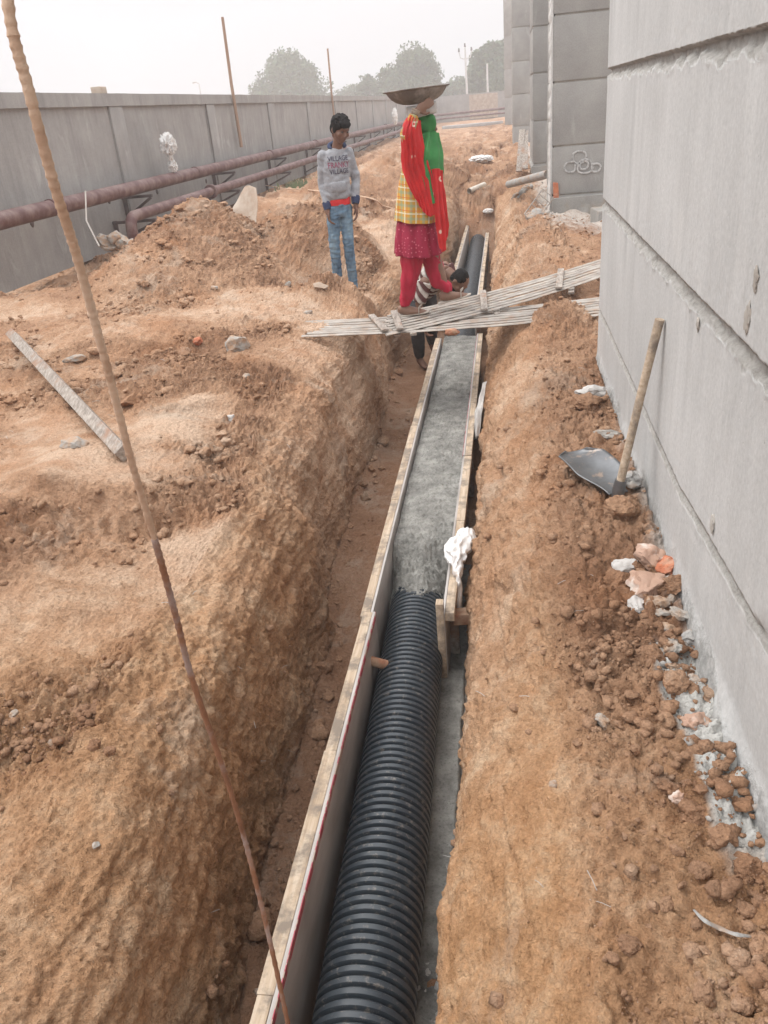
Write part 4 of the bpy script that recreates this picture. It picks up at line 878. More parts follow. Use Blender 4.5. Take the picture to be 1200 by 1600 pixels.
def woman():
    y = 6.62; o = empty('person', (-.68, y, .05)); V3 = lambda x, z, dy=0: Vector((x, y+dy, z)); F = Vector((1, -.10, 0)).normalized()
    hc = Vector((-.592, y, 1.505)); HB = basis((1, -.15, -.12))
    ShR = V3(-.65, 1.315, -.13); ShL = V3(-.62, 1.315, .15); ElR = V3(-.705, 1.47, -.22); WrR = V3(-.625, 1.625, -.20); ElL = V3(-.60, 1.08, .22); WrL = V3(-.56, .90, .16)
    hipR = V3(-.73, .78, -.06); hipL = V3(-.66, .78, .07); knR = V3(-.765, .45, -.04); anR = V3(-.835, .180, -.02); knL = V3(-.565, .50, .07); anL = V3(-.495, .255, .07)
    mb = MB(); head(mb, hc, HB, .88); mb.tube([V3(-.64, 1.30), V3(-.61, 1.37), V3(-.585, 1.45)], [.055, .046, .05], 14)
    torso(mb, [V3(-.70, .78), V3(-.685, .98), V3(-.66, 1.15), V3(-.645, 1.27), V3(-.635, 1.33)], [.15, .12, .15, .155, .06], [.11, .09, .105, .09, .05], F)
    mb.tube([ShR, ShR.lerp(ElR, .5), ElR, ElR.lerp(WrR, .4), WrR], [.045, .042, .036, .032, .024], 14); arm(mb, ShL, ElL, WrL, (.045, .04, .035, .03, .024))
    hand(mb, WrR+Vector((0, 0, -.012)), (.80, .10, .42), (.1, 1, .15), .45, .95, 1); hand(mb, WrL, (.3, 0, -1), (0, -1, 0), .6, .95, 1)
    for H_, K, A in ((hipR, knR, anR), (hipL, knL, anL)): mb.tube([H_, H_.lerp(K, .5), K, K.lerp(A, .35), A], [.085, .068, .05, .047, .030], 14)
    foot(mb, anR+Vector((0, 0, -.015)), (1, -.05, .10)); foot(mb, anL+Vector((0, 0, -.015)), (1, .1, .22))
    fuse(mb, 'body', M_skinw, o, .007, 3); eyes(hc, HB, .88, o)
    # trousers, loose and tapering
    mb = MB(); torso(mb, [V3(-.70, .66), V3(-.70, .80), V3(-.69, .9)], [.12, .13, .12], [.145, .14, .11], F)
    mb.tube([hipR, V3(-.745, .60, -.05), V3(-.775, .42, -.05), V3(-.81, .27, -.03), anR+Vector((.005, 0, .055)), anR+Vector((0, 0, .015))], [.092, .086, .074, .060, .052, .044], 18)
    mb.tube([hipL, V3(-.63, .62, .07), V3(-.59, .49, .07), V3(-.565, .36, .07), anL+Vector((.0, 0, .05)), anL+Vector((0, 0, .01))], [.092, .085, .072, .056, .050, .044], 18)
    fuse(mb, 'trousers', M_salwar, o, .008, 3, .030, 9, (1.5, 1.5, .5))
    # magenta tunic
    mb = MB(); n = 72; zs = [1.0, .92, .80, .70, .595]; wx = [.14, .148, .168, .182, .190]; wy = [.13, .14, .175, .195, .205]; cx = [-.69, -.69, -.69, -.69, -.688]
    for i in range(33):
        t = i/32*4; k = min(3, int(t)); f = t-k; z = zs[k]*(1-f)+zs[k+1]*f; a_, b_, c_ = [L[k]*(1-f)+L[k+1]*f for L in (wx, wy, cx)]; am = .014*(i/32)
        for j in range(n):
            th = 2*math.pi*j/n; rr_ = 1+am/.17*(math.sin(th*9+.6*math.sin(i*.1))+.6*math.sin(th*17+1)); mb.v.append((c_+a_*rr_*math.cos(th), y+b_*rr_*math.sin(th), z+.010*math.sin(th*2+1)*(i/32)))
    mb.f = [tuple(f) for f in gridfaces(33, n, True)]; t_ = mb.build('tunic', M_tunic, o, sharp=80); bake(t_, [('SOLIDIFY', dict(thickness=.005))])
    # yellow plaid kurta
    mb = MB(); zs = [1.36, 1.30, 1.20, 1.08, .98, .865]; wx = [.06, .115, .128, .142, .158, .180]; wy = [.07, .17, .165, .160, .168, .198]; cx = [-.64, -.65, -.665, -.685, -.69, -.688]
    for i in range(46):
        t = i/45*5; k = min(4, int(t)); f = t-k; f = f*f*(3-2*f); z = zs[k]*(1-f)+zs[k+1]*f; a_, b_, c_ = [L[k]*(1-f)+L[k+1]*f for L in (wx, wy, cx)]; am = .008*(i/45)**2
        for j in range(n):
            th = 2*math.pi*j/n; rr_ = 1+am/.17*math.sin(th*7+2)+.022*mn.noise(Vector((math.cos(th)*2.5, math.sin(th)*2.5, z*7))); mb.v.append((c_+a_*rr_*math.cos(th), y+b_*rr_*math.sin(th), z-.03*max(0, math.sin(th+2.4))*(i/45)**4))
    mb.f = [tuple(f) for f in gridfaces(46, n, True)]; t_ = mb.build('kurta', M_plaid, o, sharp=80); bake(t_, [('SOLIDIFY', dict(thickness=.005))])
    mb = MB(); mb.tube([ShR, ShR.lerp(ElR, .5), ElR, ElR.lerp(WrR, .45), ElR.lerp(WrR, .78)], [.062, .058, .052, .046, .036], 16); fuse(mb, 'sleeve', M_plaid, t_, .007, 3, .008, 16)
    mb = MB(); mb.tube([ShL, ShL.lerp(ElL, .5), ElL], [.062, .056, .050], 16); fuse(mb, 'sleeve', M_plaid, t_, .007, 3, .008, 16)
    d_ = (WrR-ElR).normalized()
    for k in range(4):
        c = ElR.lerp(WrR, .84+.045*k); mb = MB(); B = basis(d_, (0, 1, .2)); pts = [c+B@Vector((math.cos(a)*.030, 0, math.sin(a)*.030)) for a in np.linspace(0, 6.283, 25)]; mb.tube(pts, .0035, 7, cap=False); mb.build('bangle', M_board if k % 2 else M_timber, o)
    # green scarf round the head, falling down the front
    mb = MB(); W = lambda x, y_, z: hc+HB@Vector((x, y_, z)); mb.ball(W(0, -.008, .018), (.082, .099, .092), HB.to_3x3()); mb.ball(W(0, .015, -.075), (.070, .075, .09), HB.to_3x3())
    mb.tube([V3(-.60, 1.42, -.0), V3(-.59, 1.34), V3(-.585, 1.26)], [.09, .10, .09], 18, ell=[(1.3, .9), (1.4, .85), (1.4, .7)]); fuse(mb, 'green_scarf', M_green, o, .007, 3, .016, 13, (1, 1, .5))
    sheet([[V3(-.60, 1.46, -.12), V3(-.55, 1.47, -.09), V3(-.505, 1.46, 0), V3(-.51, 1.44, .08)], [V3(-.61, 1.36, -.18), V3(-.54, 1.35, -.15), V3(-.485, 1.34, -.02), V3(-.49, 1.32, .10)], [V3(-.63, 1.24, -.20), V3(-.55, 1.24, -.17), V3(-.485, 1.22, -.05), V3(-.48, 1.2, .08)], [V3(-.60, 1.12, -.20), V3(-.54, 1.12, -.165), V3(-.49, 1.12, -.06), V3(-.50, 1.1, .06)], [V3(-.56, .98, -.20), V3(-.53, .98, -.17), V3(-.50, .98, -.09), V3(-.51, .98, 0)]], 'scarf_fall', M_green, o, fold=.014, fr=21, seed=2)
    # red veil over shoulder and raised arm, diagonal to the front hip
    veil = empty('veil', (0, 0, 0)); veil.parent = o; veil.location = (0, 0, 0)
    bpy.data.objects.remove(veil)
    sheet([[V3(-.69, 1.575, -.16), V3(-.665, 1.59, -.235), V3(-.635, 1.57, -.235), V3(-.61, 1.55, -.15)],
           [V3(-.745, 1.51, -.15), V3(-.71, 1.50, -.275), V3(-.65, 1.48, -.265), V3(-.605, 1.46, -.15)],
           [V3(-.76, 1.40, -.12), V3(-.715, 1.38, -.25), V3(-.65, 1.37, -.25), V3(-.585, 1.36, -.17)],
           [V3(-.77, 1.28, -.11), V3(-.72, 1.25, -.205), V3(-.65, 1.25, -.222), V3(-.56, 1.26, -.18)],
           [V3(-.745, 1.17, -.155), V3(-.70, 1.14, -.195), V3(-.62, 1.14, -.205), V3(-.54, 1.16, -.18)],
           [V3(-.705, 1.08, -.185), V3(-.655, 1.03, -.20), V3(-.59, 1.02, -.205), V3(-.525, 1.05, -.17)],
           [V3(-.67, 1.03, -.195), V3(-.625, .94, -.205), V3(-.565, .89, -.205), V3(-.51, .93, -.15)]], 'red_veil', M_dup, o, nu=90, nv=60, fold=.008, fr=44, thick=.003, seed=5)
    sheet([[V3(-.535, 1.22, -.18), V3(-.505, 1.22, -.14), V3(-.475, 1.20, -.08)], [V3(-.535, 1.05, -.19), V3(-.495, 1.05, -.15), V3(-.465, 1.04, -.09)], [V3(-.53, .88, -.20), V3(-.485, .87, -.16), V3(-.452, .88, -.10)], [V3(-.515, .75, -.20), V3(-.48, .72, -.16), V3(-.450, .78, -.10)], [V3(-.505, .66, -.20), V3(-.485, .62, -.17), V3(-.465, .70, -.12)]], 'veil_tail', M_dup, o, fold=.012, fr=17, seed=8)
    # white ring pad on the head
    mb = MB(); mb.tube([V3(-.60, 1.575), V3(-.605, 1.61), V3(-.61, 1.655)], [.108, .118, .112], 26); fuse(mb, 'head_pad', M_cloth_g, o, .008, 3, .01, 20)
    for A, dr in ((anR, Vector((1, -.05, .10))), (anL, Vector((1, .1, .22)))):
        dr = dr.normalized(); s = empty('s'); bpy.data.objects.remove(s); c = A+Vector((0, 0, -.062))+dr*.06
        mb = MB(); pts = [c+dr*k+Vector((0, 0, -.006*math.cos(k*8))) for k in np.linspace(-.135, .145, 12)]; mb.tube(pts, [.030, .038, .040, .038, .036, .036, .038, .042, .045, .044, .038, .022], 14, ell=[(1, .26)]*12, up=(0, 0, 1)); so_ = mb.build('sandal', M_sandal, o)
        mb = MB(); q0 = c+dr*.06; sv = dr.cross(Vector((0, 0, 1))).normalized(); mb.tube([q0+sv*.042, q0+sv*.03+Vector((0, 0, .045)), q0+dr*.02+Vector((0, 0, .060)), q0-sv*.03+Vector((0, 0, .045)), q0-sv*.042], .007, 8, ell=[(1.8, .6)]*5); mb.build('strap', M_sandal, so_)
    tag(o, 'woman in red veil, yellow plaid kurta and crimson trousers crossing the slatted panel', 'person')
    # basin
    b = empty('basin', (-.635, y, 1.655)); rot = Matrix.Rotation(-.035, 3, 'Y'); prof = [(.001, 0), (.06, .001), (.11, .008), (.155, .024), (.19, .048), (.213, .075), (.224, .092), (.247, .098), (.249, .102), (.245, .105), (.222, .099), (.208, .080), (.185, .056), (.15, .034), (.11, .018), (.05, .012), (.001, .012)]
    mb = MB(); mb.lathe((-.635, y, 1.658), prof, 56, rot); mb.build('bowl', M_basin, b)
    mb = MB(); mb.lathe((-.635, y, 1.658), [(.205, .078), (.15, .088), (.08, .098), (.001, .10)], 40, rot); mb.build('mortar_load', M_wet, b)
    tag(b, 'wide shallow dusty iron basin carried on the woman head', 'basin')
woman()

# ---- worker bending in the trench
def worker():
    y = 8.35; o = empty('person', (-.92, y+.25, FLOOR)); V3 = lambda x, z, dy=0: Vector((x, y+dy, z))
    hc = V3(-.475, .035, -.10); HB = basis((.42, -.30, -.85), (.75, -.35, .45))
    pel = V3(-.93, -.16, .42); ch = V3(-.73, .10, .08); nk = V3(-.60, .125, -.02); ShR = V3(-.83, .04, -.04); ShL = V3(-.63, .14, .20)
    ElR = V3(-.90, -.17, -.07); WrR = V3(-.86, -.40, -.10); ElL = V3(-.50, -.12, .18); WrL = V3(-.45, -.33, .08)
    hipR = V3(-.98, -.22, .36); hipL = V3(-.86, -.22, .46); knR = V3(-.95, -.50, .06); knL = V3(-.84, -.50, .40); anR = V3(-.96, -.84, .22); anL = V3(-.86, -.84, .75)
    mb = MB(); head(mb, hc, HB, 1.); mb.tube([nk, nk.lerp(hc, .55)], [.06, .055], 12); U = (ch-pel).normalized(); F = Vector((.5, -.4, -.76))
    torso(mb, [pel, pel.lerp(ch, .5), ch, nk], [.14, .13, .16, .07], [.10, .10, .11, .06], F); arm(mb, ShR, ElR, WrR); arm(mb, ShL, ElL, WrL)
    hand(mb, WrR, (.3, 0, -1), (1, 0, .2), .8, 1., 1); hand(mb, WrL, (.1, -.1, -1), (-1, 0, 0), .6, 1., -1)
    for H_, K, A in ((hipR, knR, anR), (hipL, knL, anL)): mb.tube([H_, H_.lerp(K, .5), K, K.lerp(A, .35), A], [.085, .068, .055, .05, .035], 14); foot(mb, A, (.5, -1, 0))
    fuse(mb, 'body', M_skinm, o, .008, 3); eyes(hc, HB, 1, o)
    mb = MB(); W = lambda x, y_, z: hc+HB@Vector((x, y_, z)); mb.ball(W(0, -.025, .042), (.082, .092, .078), HB.to_3x3()); mb.ball(W(0, -.06, -.005), (.072, .05, .07), HB.to_3x3()); mb.ball(W(.0, .03, -.075), (.055, .05, .032), HB.to_3x3()); fuse(mb, 'hair', M_hair, o, .006, 1, .006, 40)
    mb = MB(); torso(mb, [pel, pel.lerp(ch, .5), ch, ch.lerp(nk, .7)], [.165, .16, .18, .11], [.125, .125, .13, .09], F); mb.tube([ShR, ShR.lerp(ElR, .6), ShR.lerp(ElR, .95)], [.085, .075, .070], 14); mb.tube([ShL, ShL.lerp(ElL, .6), ShL.lerp(ElL, .95)], [.085, .075, .070], 14)
    fuse(mb, 'shirt', M_stripe, o, .008, 3, .014, 10)
    mb = MB(); mb.ball(pel+Vector((0, .02, -.05)), (.17, .14, .13), None, 3)
    for H_, K, A in ((hipR, knR, anR), (hipL, knL, anL)): mb.tube([H_, H_.lerp(K, .5), K, K.lerp(A, .5), A+Vector((0, 0, .04))], [.105, .09, .075, .068, .055], 14)
    fuse(mb, 'trousers', M_dark, o, .009, 3, .012, 10)
    tag(o, 'bearded worker in a striped shirt bending down inside the trench behind the panels', 'person')
worker()
# ---- distant figure on the far path
def far_person():
    y = 66; x = -5.45; g = gzat(x, y); o = empty('person', (x, y, g)); V3 = lambda dx, z: Vector((x+dx, y, g+z)); mb = MB(); head(mb, V3(0, 1.58), basis((0, -1, -.1)), 1.05); mb.tube([V3(0, 1.4), V3(0, 1.5)], .055, 10)
    torso(mb, [V3(0, .85), V3(0, 1.1), V3(0, 1.35), V3(0, 1.42)], [.15, .14, .19, .08], [.10, .1, .11, .06], (0, -1, 0)); arm(mb, V3(-.2, 1.35), V3(-.26, 1.08), V3(-.22, .84)); arm(mb, V3(.2, 1.35), V3(.26, 1.08), V3(.2, .84))
    for k in (-1, 1): mb.tube([V3(k*.08, .88), V3(k*.10, .45), V3(k*.11, .06)], [.085, .055, .04], 10); foot(mb, V3(k*.11, .07), (0, -1, 0))
    fuse(mb, 'body', M_skinm, o, .015, 2)
    mb = MB(); torso(mb, [V3(0, .86), V3(0, 1.1), V3(0, 1.35), V3(0, 1.43)], [.18, .17, .21, .1], [.13, .13, .13, .08], (0, -1, 0)); mb.tube([V3(-.2, 1.35), V3(-.26, 1.12)], .075, 10); mb.tube([V3(.2, 1.35), V3(.26, 1.12)], .075, 10); fuse(mb, 'shirt', M_cloth_g, o, .015, 2)
    mb = MB(); 
    for k in (-1, 1): mb.tube([V3(k*.08, .9), V3(k*.10, .45), V3(k*.11, .1)], [.11, .08, .07], 10)
    fuse(mb, 'trousers', M_dark, o, .015, 2); tag(o, 'tiny distant person in a pale shirt near the far corner of the site', 'person')
far_person()

# ================================================================== THINGS LYING ABOUT
def crumple(c, r, name, mat, label, cat, seed=0, sub=5, amp=.35, rot=None, parent=None):
    def f(p):
        n1 = abs(mn.noise(p*2.1+Vector((seed, 0, 0)))); n2 = abs(mn.noise(p*4.7+Vector((0, seed, 0)))); n3 = abs(mn.noise(p*10+Vector((0, 0, seed)))); return p*(1-amp*1.6*n1-amp*.9*n2-amp*.35*n3+.15)
    mb = MB(); mb.ball(c, r, rot, sub, f); o = mb.build(name, mat, None, sharp=50)
    tag(o, label, cat); return o
# white plastic over the right board
wb = at(725, 885, 3.62)
def bagfn(sd):
    def f(p): return p*(1.12-.75*abs(mn.noise(p*1.7+Vector((sd, 0, 0))))-.22*abs(mn.noise(p*4+Vector((0, sd, 0)))))
    return f
mb = MB(); mb.ball((-.275, 3.62, -.425), (.070, .13, .05), None, 5, bagfn(1)); mb.ball((-.235, 3.74, -.42), (.055, .10, .045), None, 5, bagfn(5)); mb.ball((-.268, 3.49, -.455), (.030, .07, .04), Matrix.Rotation(.5, 3, 'X'), 5, bagfn(9)); mb.ball((-.262, 3.40, -.56), (.020, .035, .11), Matrix.Rotation(-.3, 3, 'X'), 5, bagfn(13))
fuse(mb, 'plastic_bag', M_white, None, .006, 1)
tag(bpy.data.objects['plastic_bag'], 'white plastic bag draped over the near end of the right boards', 'plastic bag')
sheet([[(-.20, 5.7, -.28), (-.17, 5.75, -.20)], [(-.235, 5.62, -.36), (-.19, 5.62, -.30)], [(-.25, 5.5, -.42), (-.205, 5.5, -.38)], [(-.24, 5.4, -.52), (-.22, 5.4, -.5)]], 'rag', M_cloth_g, None, fold=.012, fr=8, seed=21)
tag(bpy.data.objects['rag'], 'pale torn rag hanging on the right bank just before the panels', 'rag')
# bag tied on the upper pipe
mb = MB(); c = Vector((-6.12, 15.5, 1.0))
def knot(p): p = p*(1+.16*mn.noise(p*5)-.10*abs(mn.noise(p*12))); n1 = abs(mn.noise(Vector((p.x*2.6, p.y*2.6, p.z*.9)))); n2 = abs(mn.noise(Vector((p.x*6, p.y*6, p.z*2)))); return p*(1.15-.9*n1-.35*n2)
mb.ball(c+Vector((0, 0, .40)), (.15, .17, .20), None, 5, knot); mb.ball(c+Vector((0, 0, .20)), (.05, .06, .12), None, 4, knot); mb.ball(c+Vector((0, .03, .03)), (.09, .12, .13), None, 4, knot)
o = mb.build('plastic_bag', M_white); tag(o, 'crumpled white bag tied upright on the upper red pipe', 'plastic bag')
crumple(at(617, 182, 44), (.14, .2, .38), 'plastic_bag', M_white, 'small far white bag hanging at the pipes left of the woman', 'plastic bag', 4)
# tan board by the heap
p, _n = pick(378, 335); c = at(376, 315, 12.3); 
sheet([[(c.x-.22, 12.3, c.z-.30), (c.x+.0, 12.2, c.z-.36), (c.x+.24, 12.1, c.z-.32)], [(c.x-.16, 12.35, c.z-.10), (c.x+.05, 12.3, c.z-.1), (c.x+.27, 12.25, c.z-.05)], [(c.x+.04, 12.5, c.z+.18), (c.x+.12, 12.45, c.z+.20), (c.x+.24, 12.4, c.z+.16)]], 'fibreboard_sheet', M_board, None, fold=.008, fr=3, thick=.012, seed=2)
tag(bpy.data.objects['fibreboard_sheet'], 'torn tan fibreboard sheet propped beside the left earth heap', 'board')
# rubble by the elbow
for k, (u, v, w_, h_, lab) in enumerate([(163, 374, 22, 16, 'leftmost pale concrete lump beside the pipe elbow'), (178, 370, 22, 18, 'middle pale concrete lump of the pile by the pipe elbow'), (192, 376, 20, 14, 'third pale concrete lump of the pile by the pipe elbow'), (206, 379, 15, 12, 'small pale concrete lump right under the pipe elbow'), (172, 383, 22, 10, 'low flat concrete lump at the front of the elbow pile')]):
    p = at(u, v, 11.9); mb = MB(); s = 12/1250; mb.ball(p+Vector((0, 0, -.02)), (w_*s/2*1.3, .13, h_*s/2*1.5), None, 4, rockfn(60+k, .9)); o = mb.build('rubble', M_stonew, None, sharp=28); tag(o, lab, 'rubble')
mb = MB(); mb.tube([at(113, 300, 11.5)+Vector((.2, 0, 0)), at(135, 345, 11.2), at(155, 385, 10.9)], .012, 8); o = mb.build('wire', M_wire); tag(o, 'thin pale cord hanging from the upper pipe left of the rubble', 'wire')
mb = MB(); pts = spline([Vector((*pick(u, v)[0][:2], pick(u, v)[0][2]+.03)) for u, v in ((400, 288), (440, 296), (486, 300))]+[Vector((*pick(u, v)[0][:2], pick(u, v)[0][2]+.03)) for u, v in ((575, 312), (600, 325), (626, 331))], 8); mb.tube(pts, .012, 7); o = mb.build('rope', M_mud); tag(o, 'long tan rope lying across the ground behind the boy', 'rope')
# left bank stones
rock(372, 547, 34, 28, M_stonew, 'large white and grey stone on the left bank near the panels', rz=.6, flat=.9)
rock(385, 590, 11, 14, M_stonew, 'small white chip below the large white stone', name='stone_chip', cat='stone chip')
rock(360, 655, 12, 18, M_cloth_g, 'crumpled white paper scrap in the middle of the left bank', name='paper_scrap', cat='paper', ang=.95)
rock(117, 565, 34, 15, M_stonew, 'flat pale stone above the timber beam', rz=.3)
rock(118, 697, 50, 22, M_stonew, 'half buried pale lump with torn cloth left of the beam end')
rock(205, 630, 24, 46, M_stoneb, 'upright brown lump behind the bent bar')
rock(310, 536, 17, 13, M_brick, 'small red brick fragment on the left bank', name='brick_fragment', cat='brick')
rock(336, 452, 11, 10, M_stonew, 'small white stone on the slope below the earth heap')
rock(450, 445, 10, 9, M_stonew, 'small white stone left of the boy on the slope')
rock(482, 490, 18, 7, M_stonew, 'flat white stone in front of the boy mound')
rock(370, 760, 15, 12, M_stoneb, 'small round brown stone on the smooth patch of the left bank')
rock(500, 450, 26, 12, M_board, 'pale flat clod at the boy feet')
rock(62, 1150, 18, 14, M_stonew, 'small pale stone lying alone on the lower left bank') if False else rock(21, 1120, 16, 16, M_stonew, 'pale stone at the left edge of the lower bank')
rock(80, 1162, 12, 9, M_stonew, 'tiny white chip beside the line of clods, lower left', name='stone_chip', cat='stone chip')
rock(150, 1323, 12, 11, M_stonew, 'white chip on the smooth lower left bank', name='stone_chip', cat='stone chip')
rock(404, 1552, 15, 13, M_stonew, 'white pebble on the trench floor at bottom left', name='pebble', cat='pebble')
rock(148, 1168, 22, 18, M_stoneb, 'larger clod at the middle of the clod line, lower left', name='earth_clod', cat='clod')
rock(172, 1176, 18, 15, M_stoneb, 'right-hand clod ending the clod line, lower left', name='earth_clod', cat='clod')
# slabs in the background
mb = MB(); p = atz(590, 243, .1); mb.box((p.x, p.y-6, .18), (1.3, .35, .10), .1, .01); 
o = mb.build('concrete_slab', M_gpole); tag(o, 'long pale slab lying on the ground between boy and woman', 'slab')
mb = MB(); p = atz(570, 240, .15); mb.tube([p+Vector((.1, -6, -.05)), p+Vector((-.15, -5.6, .32))], .07, 12); o = mb.build('plastic_pipe', M_white); tag(o, 'short white pipe stub beside the pale slab', 'pipe')
mb = MB(); p, _ = pick(740, 302); mb.tube([p+Vector((-.08, -.05, .05)), p+Vector((.20, .45, .10))], .052, 16, cap=False); mb.tube([p+Vector((-.08, -.05, .05)), p+Vector((.20, .45, .10))], .044, 16, cap=False); o = mb.build('plastic_pipe', M_pvc); tag(o, 'short cream pipe offcut lying beyond the far end of the trench', 'pipe')
p, _ = pick(752, 251); crumple(p+Vector((0, 0, .04)), (.30, .3, .09), 'rag', M_white, 'flat white rag on the earth near the far columns', 'rag', 9)
p, _ = pick(763, 335); crumple(p+Vector((0, 0, .06)), (.10, .08, .045), 'rag', M_white, 'pale bundle at the far end of the black pipe', 'rag', 12)
mb = MB(); p, _ = pick(760, 178); mb.box((p.x, 62, .12), (4.2, .7, .2), 0, .02); o = mb.build('concrete_slab', M_gpole); tag(o, 'far pale slab lying in front of the cross wall', 'slab')
# boards leaning against column C
for (u0, v0, u1, v1, lab, mt) in [(811, 268, 816, 203, 'left of the two grey boards leaning against the column', M_timberd), (820, 264, 821, 205, 'right, darker board leaning against the column', M_timberd)]:
    a = at(u0, v0, 16.2); b = at(u1, v1, 17.05); mb = MB(); mb.beam(a, b, .11, .03, .003); o = mb.build('plank', mt); tag(o, lab, 'plank')
mb = MB(); a = at(795, 288, 14.6); b = at(856, 272, 13.0); mb.tube([a, b], .06, 14); o = mb.build('plastic_pipe', M_stoneg); tag(o, 'dusty grey pipe sticking out of the rubble by the columns', 'pipe')
# small steel grille leaning in the rubble
g = empty('steel_grille', at(842, 322, 11.3)); c = at(842, 322, 11.3)
ax1 = Vector((.12, .05, .14)); ax2 = Vector((.07, 0, -.06)); mb = MB()
for s in (-1, 1): mb.beam(c-ax1+ax2*s, c+ax1+ax2*s, .014, .012, 0)
for k in range(6): t = -1+2*k/5; mb.beam(c+ax1*t-ax2, c+ax1*t+ax2, .012, .010, 0)
mb.build('bars', M_slat, g); tag(g, 'small pale ladder-like grille leaning in the rubble beside the chalked column', 'grille')
# rubble at the columns
for k in range(46):
    rg = random.Random(k+5); u = rg.uniform(800, 860); v = rg.uniform(288, 352) if u > 830 else rg.uniform(225, 300); p = at(u, v, 11.0 if u > 830 else 14.5); gzv = gzat(p.x, p.y)
    if p.z > gzv+.5: continue
    s = rg.uniform(.035, .10); mb = MB(); mb.ball((p.x, p.y, gzv+s*.1), (s, s, s*.8), None, 3, rockfn(100+k, .9)); o = mb.build('rubble', M_stoneg if k % 3 else M_stonew, None, sharp=28); tag(o, 'grey rubble lump in the heap at the foot of the columns', 'rubble', 'rubble lumps at the foot of the columns')
# stones along the pale wall
S = [(970, 800, 48, 40, M_stoneb, 'large brown earth lump just below the hoe socket', .45), (985, 757, 42, 34, M_stoneg, 'grey mortar lump behind the hoe socket', .9), (922, 618, 40, 26, M_cloth_g, 'dirty white rag lump by the wall above the hoe', .9), (915, 632, 36, 34, M_stoneb, 'rounded brown lump beside the dirty white rag', .4), (952, 682, 46, 14, M_stonew, 'whitish mortar spill lump right above the hoe blade', .8),
     (1012, 875, 40, 38, M_stonep, 'pink stone with white streaks above the orange brick piece', .8), (1040, 890, 42, 28, M_brick, 'bright orange brick piece against the wall', .95), (975, 890, 34, 32, M_cloth_g, 'crumpled whitish paper ball left of the pink stone', .9), (1010, 918, 52, 40, M_stonep, 'broad pale brown stone below the pink one', .9), (1050, 920, 38, 34, M_stoneb, 'squarish brown stone under the orange brick piece', .9), (960, 915, 40, 50, M_stoneb, 'big earth lump left of the broad pale brown stone', .4),
     (992, 945, 22, 34, M_cloth_g, 'torn grey rag stuck upright among the stones', .95), (1028, 944, 32, 18, M_stonew, 'tilted pale concrete chip under the broad brown stone', .95), (1048, 938, 16, 14, M_stonew, 'small cubic pale chip under the squarish brown stone', .95), (1062, 962, 36, 14, M_stonew, 'long flat pale chip touching the wall', .95), (1030, 960, 30, 12, M_stonew, 'bent pale chip left of the long flat one', .95), (1045, 988, 32, 20, M_stonew, 'long slanting pale chip in the middle of the rubble', .95), (1075, 1000, 26, 26, M_stoneg, 'grey angular lump against the wall foot', .9),
     (1052, 1016, 32, 20, M_stonew, 'white crusty chip lowest of the slanting ones', .8), (1020, 1030, 34, 34, M_stoneb, 'dark brown clod left of the white crusty chip', .4), (1057, 1070, 36, 34, M_stoneb, 'round brown clod by itself below the rubble', .3), (1084, 1062, 14, 16, M_stonew, 'little white stone right of the round brown clod', .8), (1052, 1045, 18, 16, M_stonew, 'small white stone right above the round brown clod', .8), (1086, 1130, 34, 32, M_stonep, 'pale rounded stone at the edge of the white plaster dust', .6), (940, 1130, 24, 20, M_stonew, 'single whitish stone in the middle of the right bank', .8),
     (1083, 1275, 40, 30, M_stoneb, 'smooth pale brown clod below the white plaster dust', .4), (1058, 1247, 22, 18, M_stonep, 'small tan stone up left of the smooth clod', .5), (1040, 1227, 26, 34, M_stoneb, 'tall tan clod left of the white plaster dust', .5), (1165, 1360, 48, 34, M_stoneb, 'dark orange clod against the wall near the bottom right', .7), (1130, 1310, 40, 36, M_stoneb, 'light clod up left of the dark orange one', .5), (1042, 1415, 20, 20, M_stoneb, 'small clod left of the bent steel strip', .6), (1190, 1490, 40, 34, M_stoneb, 'reddish clod cut by the right edge of the picture', .8), (985, 1480, 34, 26, M_stoneb, 'rounded clod in the loose soil below the bent strip', .4), (1100, 1555, 34, 30, M_stoneb, 'pale clod near the lower right corner', .4), (866, 1228, 14, 14, M_stonew, 'tiny white chip on the cut face of the right bank', .8)]
for (u, v, w_, h_, mt, lab, an) in S:
    nm = 'earth_clod' if mt is M_stoneb else ('brick_fragment' if mt is M_brick else ('rag' if mt is M_cloth_g else 'stone'))
    rock(u, v, w_*1.05, h_*1.05, mt, lab, name=nm, cat={'earth_clod': 'clod', 'brick_fragment': 'brick', 'rag': 'rag', 'stone': 'stone'}[nm], ang=an, rz=random.uniform(-.9, .9), sink=.30, rough=.26)
pts = []
for (u, v) in ((1083, 1430), (1100, 1447), (1125, 1460), (1150, 1469), (1178, 1472)): p, _ = pick(u, v); pts.append(p+Vector((0, 0, .018)))
mb = MB(); sp_ = spline(pts, 6); mb.tube(sp_, [.002+.0045*math.sin(math.pi*(k+1)/(len(sp_)+1)) for k in range(len(sp_))], 10, ell=[(1, .3)]*len(sp_), up=(0, 0, 1)); o = mb.build('metal_strip', M_stoneg); tag(o, 'thin bent metal strip lying in the loose soil at lower right', 'metal strip')
